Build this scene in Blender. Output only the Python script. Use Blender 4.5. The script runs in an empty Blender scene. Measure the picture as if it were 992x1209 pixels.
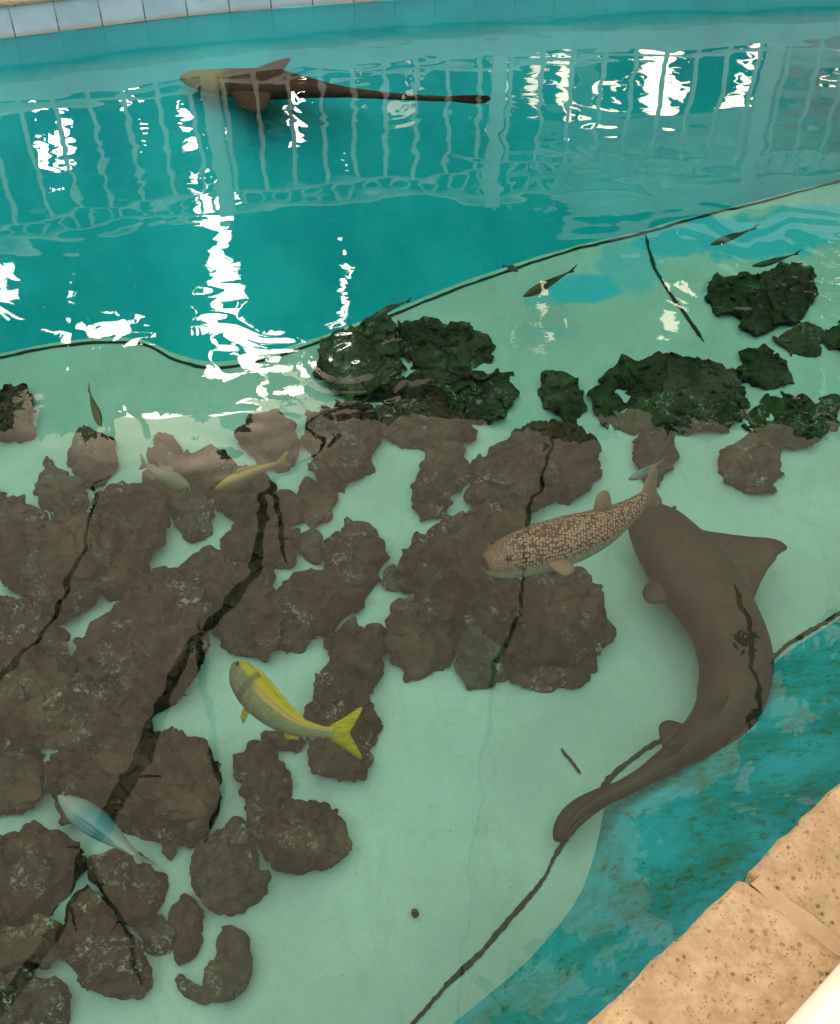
import bpy, bmesh, math, random
from mathutils import Vector, Matrix, noise
random.seed(7)
SC = bpy.context.scene
COL = SC.collection
# ------------------------------------------------------------------ camera model (pixels of the 992x1209 photograph)
W, H, F, TH, HC = 992.0, 1209.0, 1350.0, math.radians(47.3), 1.9
CT, ST = math.cos(TH), math.sin(TH)
FLOOR = -0.70
def ray(px, py):
    x = (px - W/2)/F; y = -(py - H/2)/F
    return Vector((x, CT + y*ST, -ST + y*CT))
def P(px, py, z):
    d = ray(px, py); t = (z - HC)/d.z
    return Vector((d.x*t, d.y*t, z))
def RQ(px, py, z):
    """point at height z that the water mirrors at this pixel"""
    d = ray(px, py); p = P(px, py, 0.0)
    return p + Vector((d.x, d.y, -d.z))*(z/-d.z)
# ------------------------------------------------------------------ object helpers
def tag(o, label=None, cat=None, group=None, kind=None):
    if label: o['label'] = label
    if cat: o['category'] = cat
    if group: o['group'] = group
    if kind: o['kind'] = kind
    return o
def link(name, me, mat=None, parent=None):
    o = bpy.data.objects.new(name, me); COL.objects.link(o)
    if mat: me.materials.append(mat)
    if parent: o.parent = parent
    return o
def mesh(name, verts, faces, mat=None, parent=None, smooth=True):
    me = bpy.data.meshes.new(name); me.from_pydata([tuple(v) for v in verts], [], faces); me.update()
    if smooth: me.polygons.foreach_set('use_smooth', [True]*len(me.polygons))
    return link(name, me, mat, parent)
def empty(name, loc=(0, 0, 0)):
    o = bpy.data.objects.new(name, None); o.location = loc; COL.objects.link(o); return o
def from_bm(name, bm, mat=None, parent=None, smooth=False):
    bmesh.ops.recalc_face_normals(bm, faces=bm.faces)
    me = bpy.data.meshes.new(name); bm.to_mesh(me); bm.free()
    if smooth: me.polygons.foreach_set('use_smooth', [True]*len(me.polygons))
    return link(name, me, mat, parent)
def vattr(o, name, vals):
    a = o.data.attributes.new(name, 'FLOAT_VECTOR', 'POINT')
    a.data.foreach_set('vector', [c for v in vals for c in v])
def nvec(p): return Vector((noise.noise(p+Vector((17.3, 1.1, 4.7))), noise.noise(p+Vector((3.9, 23.7, 8.2))), noise.noise(p+Vector((9.4, 5.6, 31.1)))))*1.25
def lerp(a, b, t): return a + (b - a)*t
def interp(tab, t):
    for i in range(len(tab)-1):
        if t <= tab[i+1][0]:
            a, b = tab[i], tab[i+1]; u = (t-a[0])/(b[0]-a[0]) if b[0] > a[0] else 0
            u = max(0, min(1, u)); 
            return [lerp(a[k], b[k], u) for k in range(1, len(a))]
    return list(tab[-1][1:])
def catmull(pts, n):
    """n points evenly spaced along a Catmull-Rom curve"""
    Q = [pts[0]*2 - pts[1]] + list(pts) + [pts[-1]*2 - pts[-2]]
    d = []
    for i in range(1, len(Q)-2):
        p0, p1, p2, p3 = Q[i-1:i+3]
        for k in range(24):
            t = k/24
            d.append(0.5*((2*p1) + (p2-p0)*t + (2*p0-5*p1+4*p2-p3)*t*t + (3*p1-p0-3*p2+p3)*t*t*t))
    d.append(Q[-2].copy())
    return resample(d, n)
def resample(d, n):
    L = [0.0]
    for a, b in zip(d, d[1:]): L.append(L[-1] + (b-a).length)
    out, j = [], 0
    for i in range(n):
        s = L[-1]*i/(n-1)
        while j < len(L)-2 and L[j+1] < s: j += 1
        seg = L[j+1]-L[j]
        out.append(d[j].lerp(d[j+1], (s-L[j])/seg if seg > 1e-9 else 0))
    return out
def tube_bm(bm, pts, radii, sides=8, rough=0.0, seed=0, flat=1.0):
    rings = []
    n = len(pts)
    for i, p in enumerate(pts):
        t = (pts[min(i+1, n-1)] - pts[max(i-1, 0)]).normalized()
        a = Vector((0, 0, 1)) if abs(t.z) < .95 else Vector((1, 0, 0))
        s = t.cross(a).normalized(); u = s.cross(t).normalized()
        r = radii[i] if hasattr(radii, '__len__') else radii
        ring = []
        for k in range(sides):
            an = 2*math.pi*k/sides
            rr = r*(1 + rough*noise.noise(p*(1.2/max(r, .004))*.35 + Vector((seed, math.cos(an), math.sin(an)))))
            ring.append(bm.verts.new(p + s*math.cos(an)*rr + u*math.sin(an)*rr*flat))
        rings.append(ring)
    for a, b in zip(rings, rings[1:]):
        for k in range(sides):
            bm.faces.new((a[k], a[(k+1) % sides], b[(k+1) % sides], b[k]))
    bm.faces.new(rings[0][::-1]); bm.faces.new(rings[-1])
def box_bm(bm, c, sx, sy, sz, rz=0.0, bevel=0.0):
    r = bmesh.ops.create_cube(bm, size=1.0)
    M = Matrix.Translation(c) @ Matrix.Rotation(rz, 4, 'Z') @ Matrix.Diagonal((sx, sy, sz, 1))
    bmesh.ops.transform(bm, matrix=M, verts=r['verts'])
    if bevel:
        es = list({e for v in r['verts'] for e in v.link_edges})
        bmesh.ops.bevel(bm, geom=es, offset=bevel, segments=2, affect='EDGES', profile=.5)
# ------------------------------------------------------------------ material helpers
class NT:
    def __init__(s, name):
        s.m = bpy.data.materials.new(name); s.m.use_nodes = True; s.t = s.m.node_tree
        s.b = s.t.nodes['Principled BSDF']; s.out = s.t.nodes['Material Output']
        s.b.inputs['Roughness'].default_value = .8; s.b.inputs['Specular IOR Level'].default_value = .25
    def n(s, typ, **kw):
        nd = s.t.nodes.new(typ)
        for k, v in kw.items():
            if k in nd.inputs.keys(): s.put(nd.inputs[k], v)
            else: setattr(nd, k, v)
        return nd
    def put(s, sock, v):
        if hasattr(v, 'is_output') or isinstance(v, bpy.types.NodeSocket): s.t.links.new(v, sock)
        else: sock.default_value = v
    def pos(s): return s.n('ShaderNodeNewGeometry').outputs['Position']
    def math(s, op, a, b=0.0, c=None):
        nd = s.n('ShaderNodeMath', operation=op); s.put(nd.inputs[0], a); s.put(nd.inputs[1], b)
        if c is not None: s.put(nd.inputs[2], c)
        return nd.outputs[0]
    def vmath(s, op, a, b):
        nd = s.n('ShaderNodeVectorMath', operation=op); s.put(nd.inputs[0], a); s.put(nd.inputs[1], b)
        return nd.outputs['Value'] if op in ('LENGTH', 'DISTANCE', 'DOT_PRODUCT') else nd.outputs[0]
    def noise(s, scale, detail=4.0, rough=.55, vec=None, dist=0.0):
        nd = s.n('ShaderNodeTexNoise', Scale=scale, Detail=detail, Roughness=rough, Distortion=dist)
        s.put(nd.inputs['Vector'], vec if vec is not None else s.pos())
        return nd.outputs[0]
    def voro(s, scale, vec=None, feature='F1', rnd=1.0):
        nd = s.n('ShaderNodeTexVoronoi', feature=feature, Scale=scale); nd.inputs['Randomness'].default_value = rnd
        s.put(nd.inputs['Vector'], vec if vec is not None else s.pos())
        return nd.outputs[0]
    def step(s, v, lo, hi, a=0.0, b=1.0):
        nd = s.n('ShaderNodeMapRange', interpolation_type='SMOOTHSTEP')
        s.put(nd.inputs[0], v); s.put(nd.inputs[1], lo); s.put(nd.inputs[2], hi); s.put(nd.inputs[3], a); s.put(nd.inputs[4], b)
        return nd.outputs[0]
    def mix(s, f, a, b, mode='MIX'):
        nd = s.n('ShaderNodeMix', data_type='RGBA', blend_type=mode)
        s.put(nd.inputs[0], f)
        for k, v in ((6, a), (7, b)):
            if isinstance(v, (tuple, list)) and len(v) == 3: v = (*v, 1)
            s.put(nd.inputs[k], v)
        return nd.outputs[2]
    def bump(s, h, dist=.01, strength=1.0):
        nd = s.n('ShaderNodeBump', Strength=strength, Distance=dist, Height=h)
        s.t.links.new(nd.outputs[0], s.b.inputs['Normal']); return nd
    def color(s, v):
        if isinstance(v, (tuple, list)) and len(v) == 3: v = (*v, 1)
        s.put(s.b.inputs['Base Color'], v); return s
    def attr(s, name): return s.n('ShaderNodeAttribute', attribute_name=name).outputs['Vector']
    def sep(s, v):
        nd = s.n('ShaderNodeSeparateXYZ'); s.put(nd.inputs[0], v); return nd.outputs
    def comb(s, x, y, z):
        nd = s.n('ShaderNodeCombineXYZ')
        for i, v in enumerate((x, y, z)): s.put(nd.inputs[i], v)
        return nd.outputs[0]
def plain(name, c, rough=.6, var=.15, scale=6, spec=.25):
    t = NT(name); t.b.inputs['Roughness'].default_value = rough; t.b.inputs['Specular IOR Level'].default_value = spec
    n = t.noise(scale, 5, .6)
    t.color(t.mix(n, tuple(x*(1-var) for x in c), tuple(min(1, x*(1+var)) for x in c)))
    return t.m

# ---- rock
def rock_mat(name, dark, mid, speck, algae, amount):
    t = NT(name); rnd = t.n('ShaderNodeObjectInfo').outputs['Random']
    p = t.pos(); sh = t.vmath('ADD', p, t.comb(rnd, t.math('MULTIPLY', rnd, 7.3), 0.0))
    big = t.noise(7, 5, .6, sh); fine = t.noise(45, 6, .7, sh); mid_n = t.noise(18, 5, .65, sh)
    c = t.mix(t.step(mid_n, .35, .7), dark, mid)
    c = t.mix(t.math('MULTIPLY', rnd, .45), c, tuple(x*.55 for x in mid))
    c = t.mix(t.math('MULTIPLY', t.step(fine, .3, .55, .55, 0.0), 1.0), c, tuple(x*.35 for x in dark))
    nz = t.sep(t.n('ShaderNodeNewGeometry').outputs['Normal'])[2]
    al = t.math('MULTIPLY', t.step(big, .62-amount*.45, .72-amount*.25), t.step(nz, -.1, .6))
    c = t.mix(t.math('MULTIPLY', al, min(1, amount+.25)), c, algae)
    v = t.voro(70, sh); patch = t.step(t.noise(13, 4, .6, t.vmath('ADD', sh, (3.1, 1.7, .4))), .48, .62)
    fl = t.math('MULTIPLY', t.math('MULTIPLY', t.step(t.noise(62, 5, .75, t.vmath('ADD', sh, (2, 5, 1)), .8), .50, .62), patch), t.step(t.noise(3.5, 2, .5, sh), .40, .60))
    c = t.mix(t.step(t.noise(4.2, 3, .5, t.vmath('ADD', sh, (8, 3, 2))), .48, .68, 0, .5), c, tuple(min(1, x*1.5+.012) for x in mid))
    c = t.mix(t.math('MULTIPLY', fl, .8), c, speck)
    t.color(c); t.b.inputs['Roughness'].default_value = .9
    h = t.math('ADD', t.math('MULTIPLY', fine, .5), t.math('ADD', t.math('MULTIPLY', mid_n, .9), t.math('MULTIPLY', t.voro(38, sh), .35)))
    t.bump(h, .028, 1.0)
    return t.m
M_ROCK = rock_mat('rock_brown', (.066, .031, .018), (.16, .078, .046), (.62, .54, .42), (.075, .075, .025), .14)
M_ROCKG = rock_mat('rock_green', (.038, .029, .018), (.125, .085, .05), (.48, .50, .34), (.050, .085, .018), .50)
M_ROCKP = rock_mat('rock_speckled', (.065, .040, .024), (.16, .105, .066), (.75, .70, .56), (.075, .075, .03), .2)
M_ROCKL = rock_mat('rock_pale', (.085, .066, .04), (.18, .145, .085), (.62, .60, .46), (.10, .11, .04), .4)

# ---- pool floor: sandy pale paint, blue paint showing through in places
def floor_mat():
    t = NT('pool_floor'); p = t.pos()
    n1 = t.noise(2.2, 5, .6); n2 = t.noise(14, 6, .65); n3 = t.noise(120, 3, .6)
    c = t.mix(t.step(n1, .3, .7), (.455, .50, .455), (.57, .605, .555))
    c = t.mix(t.step(n2, .55, .8, 0, .3), c, (.40, .40, .27))
    c = t.mix(t.step(t.noise(5.5, 6, .7, None, 1.2), .50, .72, 0, .38), c, (.42, .45, .33))
    c = t.mix(t.step(t.noise(34, 6, .75), .54, .70, 0, .30), c, (.38, .36, .24))
    c = t.mix(t.step(n3, .58, .72, 0, .35), c, (.33, .30, .2))
    c = t.mix(t.step(t.voro(16), .05, .025, 0, .55), c, (.2, .17, .1))
    c = t.mix(t.step(t.noise(2.6, 5, .7, t.comb(t.math('MULTIPLY', t.sep(p)[0], 3.0), t.sep(p)[1], 0.0), 1.5), .53, .62, 0, .16), c, (.30, .36, .25))
    wob = t.math('MULTIPLY', t.math('SUBTRACT', t.noise(9, 5, .65), .5), 1.5)
    xs = t.sep(p)
    for (cx, cy, rx, ry, k) in [(690, 341, 42, 18, 1.0), (745, 312, 40, 30, .6), (880, 280, 92, 26, 1.0), (800, 283, 60, 18, .9), (962, 262, 60, 22, .8), (650, 350, 30, 12, .5), (655, 392, 30, 6, .2)]:
        a = P(cx, cy, FLOOR); b = P(cx+rx, cy, FLOOR); d = P(cx, cy-ry, FLOOR)
        ux = t.math('DIVIDE', t.math('SUBTRACT', xs[0], a.x), (b-a).length)
        uy = t.math('DIVIDE', t.math('SUBTRACT', xs[1], a.y), (d-a).length)
        r = t.math('SQRT', t.math('ADD', t.math('POWER', ux, 2.0), t.math('POWER', uy, 2.0)))
        m = t.step(t.math('ADD', r, wob), 1.12, .82, 0, k)
        c = t.mix(m, c, (.09, .50, .64))
    t.color(c); t.bump(t.math('ADD', n2, t.math('MULTIPLY', n3, .25)), .01, .6)
    return t.m
def wall_blue_mat():
    t = NT('far_wall_paint'); n1 = t.noise(2.0, 5, .6); n2 = t.noise(11, 6, .65)
    c = t.mix(t.step(n1, .3, .7), (.0, .34, .43), (.015, .47, .56))
    c = t.mix(t.step(n2, .55, .75, 0, .45), c, (.03, .44, .46))
    c = t.mix(t.step(t.noise(30, 4, .6), .58, .72, 0, .3), c, (.02, .25, .27))
    t.color(c); t.bump(n2, .006, .5); return t.m
def wall_near_mat():
    t = NT('near_wall_paint'); p = t.pos()
    ea, eb = P(690, 1209, .3), P(1010, 905, .3); ed = (eb-ea).normalized()
    q = t.comb(t.math('MULTIPLY', t.vmath('DOT_PRODUCT', p, tuple(ed)), 1.5), t.vmath('DOT_PRODUCT', p, (ed.y, -ed.x, 0)), t.math('MULTIPLY', t.sep(p)[2], .6))
    q2 = t.vmath('ADD', q, (4, 2, 1))
    n1 = t.noise(3.6, 5, .6, q, .3); n2 = t.noise(24, 7, .74, q); n3 = t.noise(8, 6, .68, q)
    c = t.mix(t.step(n1, .34, .64), (.04, .43, .52), (.09, .66, .82))
    c = t.mix(t.step(n3, .47, .66, 0, .65), c, (.10, .36, .26))
    c = t.mix(t.math('MULTIPLY', t.step(n2, .47, .66), t.step(n1, .64, .44)), c, (.10, .27, .13))
    c = t.mix(t.step(t.noise(5.0, 6, .62, q2), .55, .68, 0, .85), c, (.11, .66, .92))
    c = t.mix(t.math('MULTIPLY', t.step(t.noise(38, 5, .7, q), .52, .66), t.step(t.noise(6, 3, .5, q2), .46, .62, 0, .8)), c, (.10, .19, .07))
    t.color(c); t.bump(t.math('ADD', n2, n3), .012, .8); return t.m
M_FLOOR, M_WALLF, M_WALLN = floor_mat(), wall_blue_mat(), wall_near_mat()

def tile_mat():
    t = NT('tile_band'); uv = t.sep(t.attr('strip'))
    fr = t.math('FRACT', t.math('DIVIDE', uv[0], .158))
    d = t.math('MINIMUM', fr, t.math('SUBTRACT', 1.0, fr))
    rag = t.math('MULTIPLY', t.noise(60, 3, .6), .02)
    cell = t.n('ShaderNodeTexWhiteNoise', noise_dimensions='1D'); t.put(cell.inputs['W'], t.math('FLOOR', t.math('DIVIDE', uv[0], .158)))
    c = t.mix(cell.outputs[0], (.20, .30, .38), (.24, .34, .42))
    c = t.mix(t.step(t.noise(9, 5, .6), .4, .75, 0, .5), c, (.30, .45, .52))
    low = t.step(t.math('ADD', uv[1], t.math('MULTIPLY', t.noise(20, 4, .6), .02)), .034, .010)
    c = t.mix(t.math('MULTIPLY', low, .75), c, (.22, .20, .13))
    g = t.math('MULTIPLY', t.step(t.math('ADD', d, rag), .034, .014), t.step(uv[1], .10, .03, .35, 1.0))
    c = t.mix(g, c, (.07, .06, .05))
    t.color(c); t.b.inputs['Roughness'].default_value = .25
    t.bump(t.math('MULTIPLY', t.step(d, .0, .03), 1.0), .003, .6); return t.m
M_TILE = tile_mat()
def stone_mat(name, base, lite, dark):
    t = NT(name); n1 = t.noise(5, 5, .6); n2 = t.noise(38, 6, .72); v = t.voro(150); v2 = t.voro(64)
    c = t.mix(t.step(n2, .3, .68), base, lite)
    c = t.mix(t.step(n1, .42, .68, 0, .4), c, tuple(x*.75 for x in base))
    c = t.mix(t.math('MULTIPLY', t.step(v, .36, .15), t.step(t.noise(55, 3, .6), .45, .6)), c, tuple(x*.62 for x in base))
    c = t.mix(t.math('MULTIPLY', t.step(v2, .22, .10), t.step(t.noise(17, 3, .6), .47, .58, 0, .9)), c, dark)
    t.color(c); t.b.inputs['Roughness'].default_value = .85
    t.bump(t.math('ADD', t.math('MULTIPLY', n2, .8), t.math('MULTIPLY', t.step(v2, .05, .3), .6)), .006, .9); return t.m
M_STONE = stone_mat('coping_sandstone', (.27, .19, .108), (.415, .305, .182), (.12, .07, .035))
M_STONEF = stone_mat('far_coping_sandstone', (.36, .26, .18), (.46, .35, .25), (.2, .12, .07))
M_MORTAR = plain('mortar', (.33, .235, .15), .9, .3, 40)
M_WHITE = plain('white_paint', (.62, .59, .51), .35, .05, 4, .5)
M_DECK = plain('deck_concrete', (.42, .37, .30), .9, .25, 9)
M_GROUND = plain('ground_paving', (.16, .15, .13), .9, .3, 1.2)
M_RAIL = plain('railing_paint', (.80, .80, .78), .5, .1, 8)
M_CURB = plain('curb_paint', (.60, .66, .70), .8, .2, 7)
M_SEAM = plain('seam_algae', (.035, .042, .028), .8, .5, 60)
M_BARK = plain('bark', (.035, .032, .024), .9, .4, 25)
M_LEAF = plain('leaf_green', (.030, .060, .020), .6, .5, 3)
M_LEAF2 = plain('leaf_bright', (.055, .10, .030), .6, .5, 3)
M_ROOF = plain('roof_metal', (.56, .62, .66), .5, .12, 2)
M_POST = plain('post_timber', (.42, .42, .40), .8, .2, 5)
def cloth_mat(name, c):
    t = NT(name); t.color(c); tl = t.n('ShaderNodeBsdfTranslucent'); tl.inputs['Color'].default_value = (*c, 1)
    mx = t.n('ShaderNodeMixShader'); mx.inputs[0].default_value = .3
    t.t.links.new(t.b.outputs[0], mx.inputs[1]); t.t.links.new(tl.outputs[0], mx.inputs[2]); t.t.links.new(mx.outputs[0], t.out.inputs['Surface']); return t.m
M_PINK, M_PINKW = cloth_mat('pink_cloth', (.95, .38, .44)), cloth_mat('white_cloth', (.95, .90, .90))
M_BLACK = plain('eye_black', (.01, .01, .01), .2, .1, 4, .5)

# ------------------------------------------------------------------ pool outlines
def ext(pts, a, b):
    s = (pts[0]-pts[1]).normalized(); e = (pts[-1]-pts[-2]).normalized()
    na, nb = max(1, int(a/.25)), max(1, int(b/.25))
    return [pts[0]+s*a*k/na for k in range(na, 0, -1)] + pts + [pts[-1]+e*b*k/nb for k in range(1, nb+1)]
far_w = [P(x, y, 0) for x, y in [(0, 46), (73, 37), (170, 25), (265, 15), (407, 4), (600, -8), (800, -17), (992, -25)]]
far_w = catmull(ext(far_w, 2.6, 2.6), 160)
far_f = [P(x, y, FLOOR) for x, y in [(-90, 438), (0, 422), (60, 410), (120, 404), (172, 407), (205, 424), (250, 434), (300, 428), (345, 415), (380, 402), (430, 384), (480, 365), (540, 341), (610, 316), (680, 294), (760, 275), (830, 255), (900, 238), (992, 214), (1100, 186)]]
far_f = catmull(ext(far_f, 2.0, 1.9), 160)
near_f = [P(x, y, FLOOR) for x, y in [(380, 1340), (450, 1280), (520, 1215), (590, 1155), (640, 1108), (682, 1050), (702, 990), (716, 935), (760, 905), (830, 850), (905, 785), (940, 757), (992, 722), (1080, 655)]]
near_f = catmull(ext(near_f, 3.6, 2.6), 160)
EA, EB = P(690, 1209, .3), P(1010, 905, .3)
ED = (EB-EA).normalized(); EN = Vector((ED.y, -ED.x, 0))       # along the near edge / away from the pool
def E(t, n=0.0, z=0.3): v = EA + ED*t + EN*n; v.z = z; return v
near_w = [E(lerp(-4.4, 4.6, i/159), .01, -.06) for i in range(160)]
near_u = [E(lerp(-4.4, 4.6, i/159), .035, .22) for i in range(160)]

def strip(name, rows, mat, parent=None, amp=0.0, seed=0):
    n = len(rows[0]); V = []; Fc = []
    for r in rows: V += r
    for j in range(len(rows)-1):
        for i in range(n-1):
            a = j*n+i; Fc.append((a, a+1, a+n+1, a+n))
    if amp: V = [v + Vector((0, noise.noise(v*5+Vector((seed, 0, 0)))*amp, noise.noise(v*7+Vector((0, seed, 0)))*amp*.4)) for v in V]
    return mesh(name, V, Fc, mat, parent)
def loft(a, b, k, bulge=0.0):
    out = []
    for j in range(k+1):
        t = j/k
        out.append([p.lerp(q, t) + Vector((0, 0, bulge*math.sin(math.pi*t))) for p, q in zip(a, b)])
    return out
# ---- setting
o = mesh('pool_floor', [(-9, -5, FLOOR), (9, -5, FLOOR), (9, 9, FLOOR), (-9, 9, FLOOR)], [(0, 1, 2, 3)], M_FLOOR); tag(o, kind='structure')
wallf = empty('pool_wall', far_w[80]); tag(wallf, 'teal blue painted far pool wall with pale tile strip and tan coping above the water', 'wall')
def child(o, par):
    o.parent = par; o.matrix_parent_inverse = Matrix.Translation(par.location).inverted(); return o
far_lo = [p + Vector((0, 0, -.02)) for p in far_f]
child(strip('wall_face', loft(far_lo, far_w, 14), M_WALLF, None, .012, 3), wallf)
tb = strip('tile_band', [far_w, [p+Vector((0, .002, .055)) for p in far_w], [p+Vector((0, .004, .112)) for p in far_w]], M_TILE)
L = [0]
for a, b in zip(far_w, far_w[1:]): L.append(L[-1]+(b-a).length)
vattr(tb, 'strip', [(L[i % 160]+.03, v.co.z, 0) for i, v in enumerate(tb.data.vertices)]); child(tb, wallf)
def prof(pts, prf):       # sweep a (back, z) profile along the far edge
    rows = []
    for bk, z in prf:
        r = []
        for i, p in enumerate(pts):
            t = (pts[min(i+1, len(pts)-1)]-pts[max(i-1, 0)]); t.z = 0; t.normalize(); nn = Vector((-t.y, t.x, 0))
            q = p + nn*bk; q.z = z; r.append(q)
        rows.append(r)
    return rows
child(strip('coping', prof(far_w, [(.02, .1125), (-.012, .114), (-.016, .14), (-.008, .165), (.02, .172), (.13, .174)]), M_STONEF), wallf)
child(strip('curb', prof(far_w, [(.085, .15), (.085, .285), (.095, .298), (.30, .30)]), M_CURB), wallf)
walln = empty('pool_wall', E(.5, .05, .1)); tag(walln, 'sloping near pool wall of blue paint mottled with green algae', 'wall')
child(strip('wall_face', loft([p+Vector((0, 0, -.015)) for p in near_f], near_w, 26, -.03)+[near_u], M_WALLN, None, .012, 9), walln)
for nm, a, b in (('pool_end', far_w[0], near_w[0]), ('pool_end', far_w[-1], near_w[-1])):
    o = mesh(nm, [(a.x, a.y, FLOOR-.02), (b.x, b.y, FLOOR-.02), (b.x, b.y, .29), (a.x, a.y, .29)], [(0, 1, 2, 3)], M_WALLF); tag(o, kind='structure')
# ground with the pool left open
gi = [E(lerp(-4.4, 4.6, i/159), .25, .285) for i in range(160)] + [r for r in prof(far_w, [(.29, .285)])[0]][::-1]
cen = Vector((0, 2.3, .285)); V = list(gi); N = len(gi)
for k in (1.0,):
    for v in gi:
        d = (v-cen); d.z = 0; d.normalize(); V.append(cen + d*12)
for v in gi:
    d = (v-cen); d.z = 0; d.normalize(); V.append(cen + d*400)
Fc = [(k*N+i, k*N+(i+1) % N, (k+1)*N+(i+1) % N, (k+1)*N+i) for k in (0, 1) for i in range(N)]
o = mesh('ground', V, Fc, M_GROUND, None, False); tag(o, kind='structure')
# ---- near coping: stones with a mortar joint
def stone(name, t0, t1, parent, skew=.0):
    nx, ny = max(6, int((t1-t0)/.012)), 26; wd = .36
    prf = []
    for j in range(ny+1):
        s = j/ny*(wd+.10)
        if s < .085:                       # front face and rounded nose
            a = s/.085; prf.append((.012*(1-a)**2 - .0 if a > .2 else .012, .2+.085*a))
        elif s < .115:
            a = (s-.085)/.03*math.pi/2; prf.append((.018*(1-math.cos(a)), .285+.015*math.sin(a)))
        else: prf.append((.018+(s-.115), .30))
    V = []; Fc = []
    for j, (n_, z) in enumerate(prf):
        for i in range(nx+1):
            u = i/nx; t = lerp(t0, t1, u) + skew*n_*(1.0) 
            edge = min(i, nx-i)
            zz = z - (.006 if edge == 0 else .0015 if edge == 1 else 0)
            v = E(t, n_, zz)
            a = .0028 if j < ny*.35 else .0012
            v += EN*noise.noise(v*38)*a*1.4 + EN*noise.noise(v*11)*.003*(1 if j < ny*.3 else .2) + Vector((0, 0, noise.noise(v*30+Vector((5, 0, 0)))*a))
            V.append(v)
    m = nx+1
    for j in range(ny):
        for i in range(nx): a = j*m+i; Fc.append((a, a+1, a+m+1, a+m))
    b0 = len(V)                            # end faces and underside
    for i, js in ((0, range(ny+1)), (nx, range(ny+1))):
        base = len(V); ids = [j*m+i for j in js]
        lo = [V[q].copy() for q in ids]
        for q in lo: q.z = .2; V.append(q)
        for k in range(ny): Fc.append((ids[k], ids[k+1], base+k+1, base+k))
    return mesh(name, V, Fc, M_STONE, parent)
cop = empty('pool_coping', E(.4, .1, .3)); tag(cop, 'tan sandstone coping along the near pool edge, split by one mortar joint', 'coping')
def tof(px, py, z=.3):
    v = P(px, py, z)-EA; return v.dot(ED), v.dot(EN)
J0, J1 = tof(880, 1028), tof(992, 1118)
skew = (J1[0]-J0[0])/(J1[1]-J0[1]); tj = J0[0]-skew*J0[1]
GAP = .022
ts = [tj-2.2, tj-1.45, tj-.70, tj, tj+.72, tj+1.45, tj+2.2]
for a, b in zip(ts, ts[1:]):
    child(stone('coping_stone', a+GAP/2, b-GAP/2, None, skew), cop)
for a in ts[1:-1]:
    V = []; Fc = []
    for j in range(31):
        n_ = .006+j*.011
        for k in (-.6, -.3, 0, .3, .6):
            w_ = GAP*(1+.35*noise.noise(Vector((a*9, n_*25, 0))))
            v = E(a+k*w_+skew*n_ + .006*noise.noise(Vector((n_*14, a, 3))), n_, .2955-.0025*(1-abs(k)/.6) - (.07 if j == 0 else 0))
            v.z += .0012*noise.noise(v*60); V.append(v)
    for j in range(30):
        for k in range(4): q = j*5+k; Fc.append((q, q+1, q+6, q+5))
    child(mesh('mortar_joint', V, Fc, M_MORTAR), cop)
# white rail behind the coping
ra, rb = P(922, 1209, .40), P(992, 1131, .40)
rd = (rb-ra); rd.z = 0; rd.normalize(); rn = Vector((rd.y, -rd.x, 0))
rail = empty('low_railing', ra+rn*.06); tag(rail, 'cream white painted low rail at the deck corner behind the sandstone coping', 'railing')
bm = bmesh.new(); pts = [ra+rn*.062+rd*lerp(-2.2, 2.2, i/40)+Vector((0, 0, -.03)) for i in range(41)]
tube_bm(bm, pts, .06, 20, 0, 0, .62); child(from_bm('rail', bm, M_WHITE, None, True), rail)
for q in (-1.6, -.8, .75, 1.5):
    bm = bmesh.new(); c = ra+rn*.062+rd*q; box_bm(bm, Vector((c.x, c.y, .332)), .05, .05, .096, math.atan2(rd.y, rd.x), .006)
    child(from_bm('post', bm, M_WHITE), rail)

# ------------------------------------------------------------------ water: closed body with mirror-like surface
def water_mat():
    t = NT('water'); t.t.nodes.remove(t.b)
    fr = t.n('ShaderNodeFresnel', IOR=1.333)
    fac = t.n('ShaderNodeClamp'); t.put(fac.inputs[0], t.math('MULTIPLY', fr.outputs[0], 1.42))
    gl = t.n('ShaderNodeBsdfGlossy', Roughness=0.0)
    tr = t.n('ShaderNodeBsdfTransparent'); mx = t.n('ShaderNodeMixShader')
    t.put(mx.inputs[0], fac.outputs[0]); t.t.links.new(tr.outputs[0], mx.inputs[1]); t.t.links.new(gl.outputs[0], mx.inputs[2])
    t.t.links.new(mx.outputs[0], t.out.inputs['Surface'])
    ab = t.n('ShaderNodeVolumeAbsorption', Density=1.0); ab.inputs['Color'].default_value = (.40, .895, .83, 1)
    t.t.links.new(ab.outputs[0], t.out.inputs['Volume'])
    return t.m
M_WATER = water_mat()
def sstep(v, a, b):
    t = max(0.0, min(1.0, (v-a)/(b-a))); return t*t*(3-2*t)
RIP = [(P(cx, cy, 0), r, am, wl) for cx, cy, r, am, wl in ((418, 425, .24, .00075, .036), (120, 390, .22, .00022, .07), (470, 410, .2, .0004, .045), (930, 320, .35, .00022, .09), (300, 440, .22, .0003, .06), (800, 250, .4, .00016, .11), (700, 190, .4, .0002, .12), (970, 320, .4, .0009, .075), (860, 320, .45, .0008, .085), (600, 150, .5, .00025, .10), (420, 110, .5, .00035, .09), (150, 200, .5, .0002, .10))]
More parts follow.
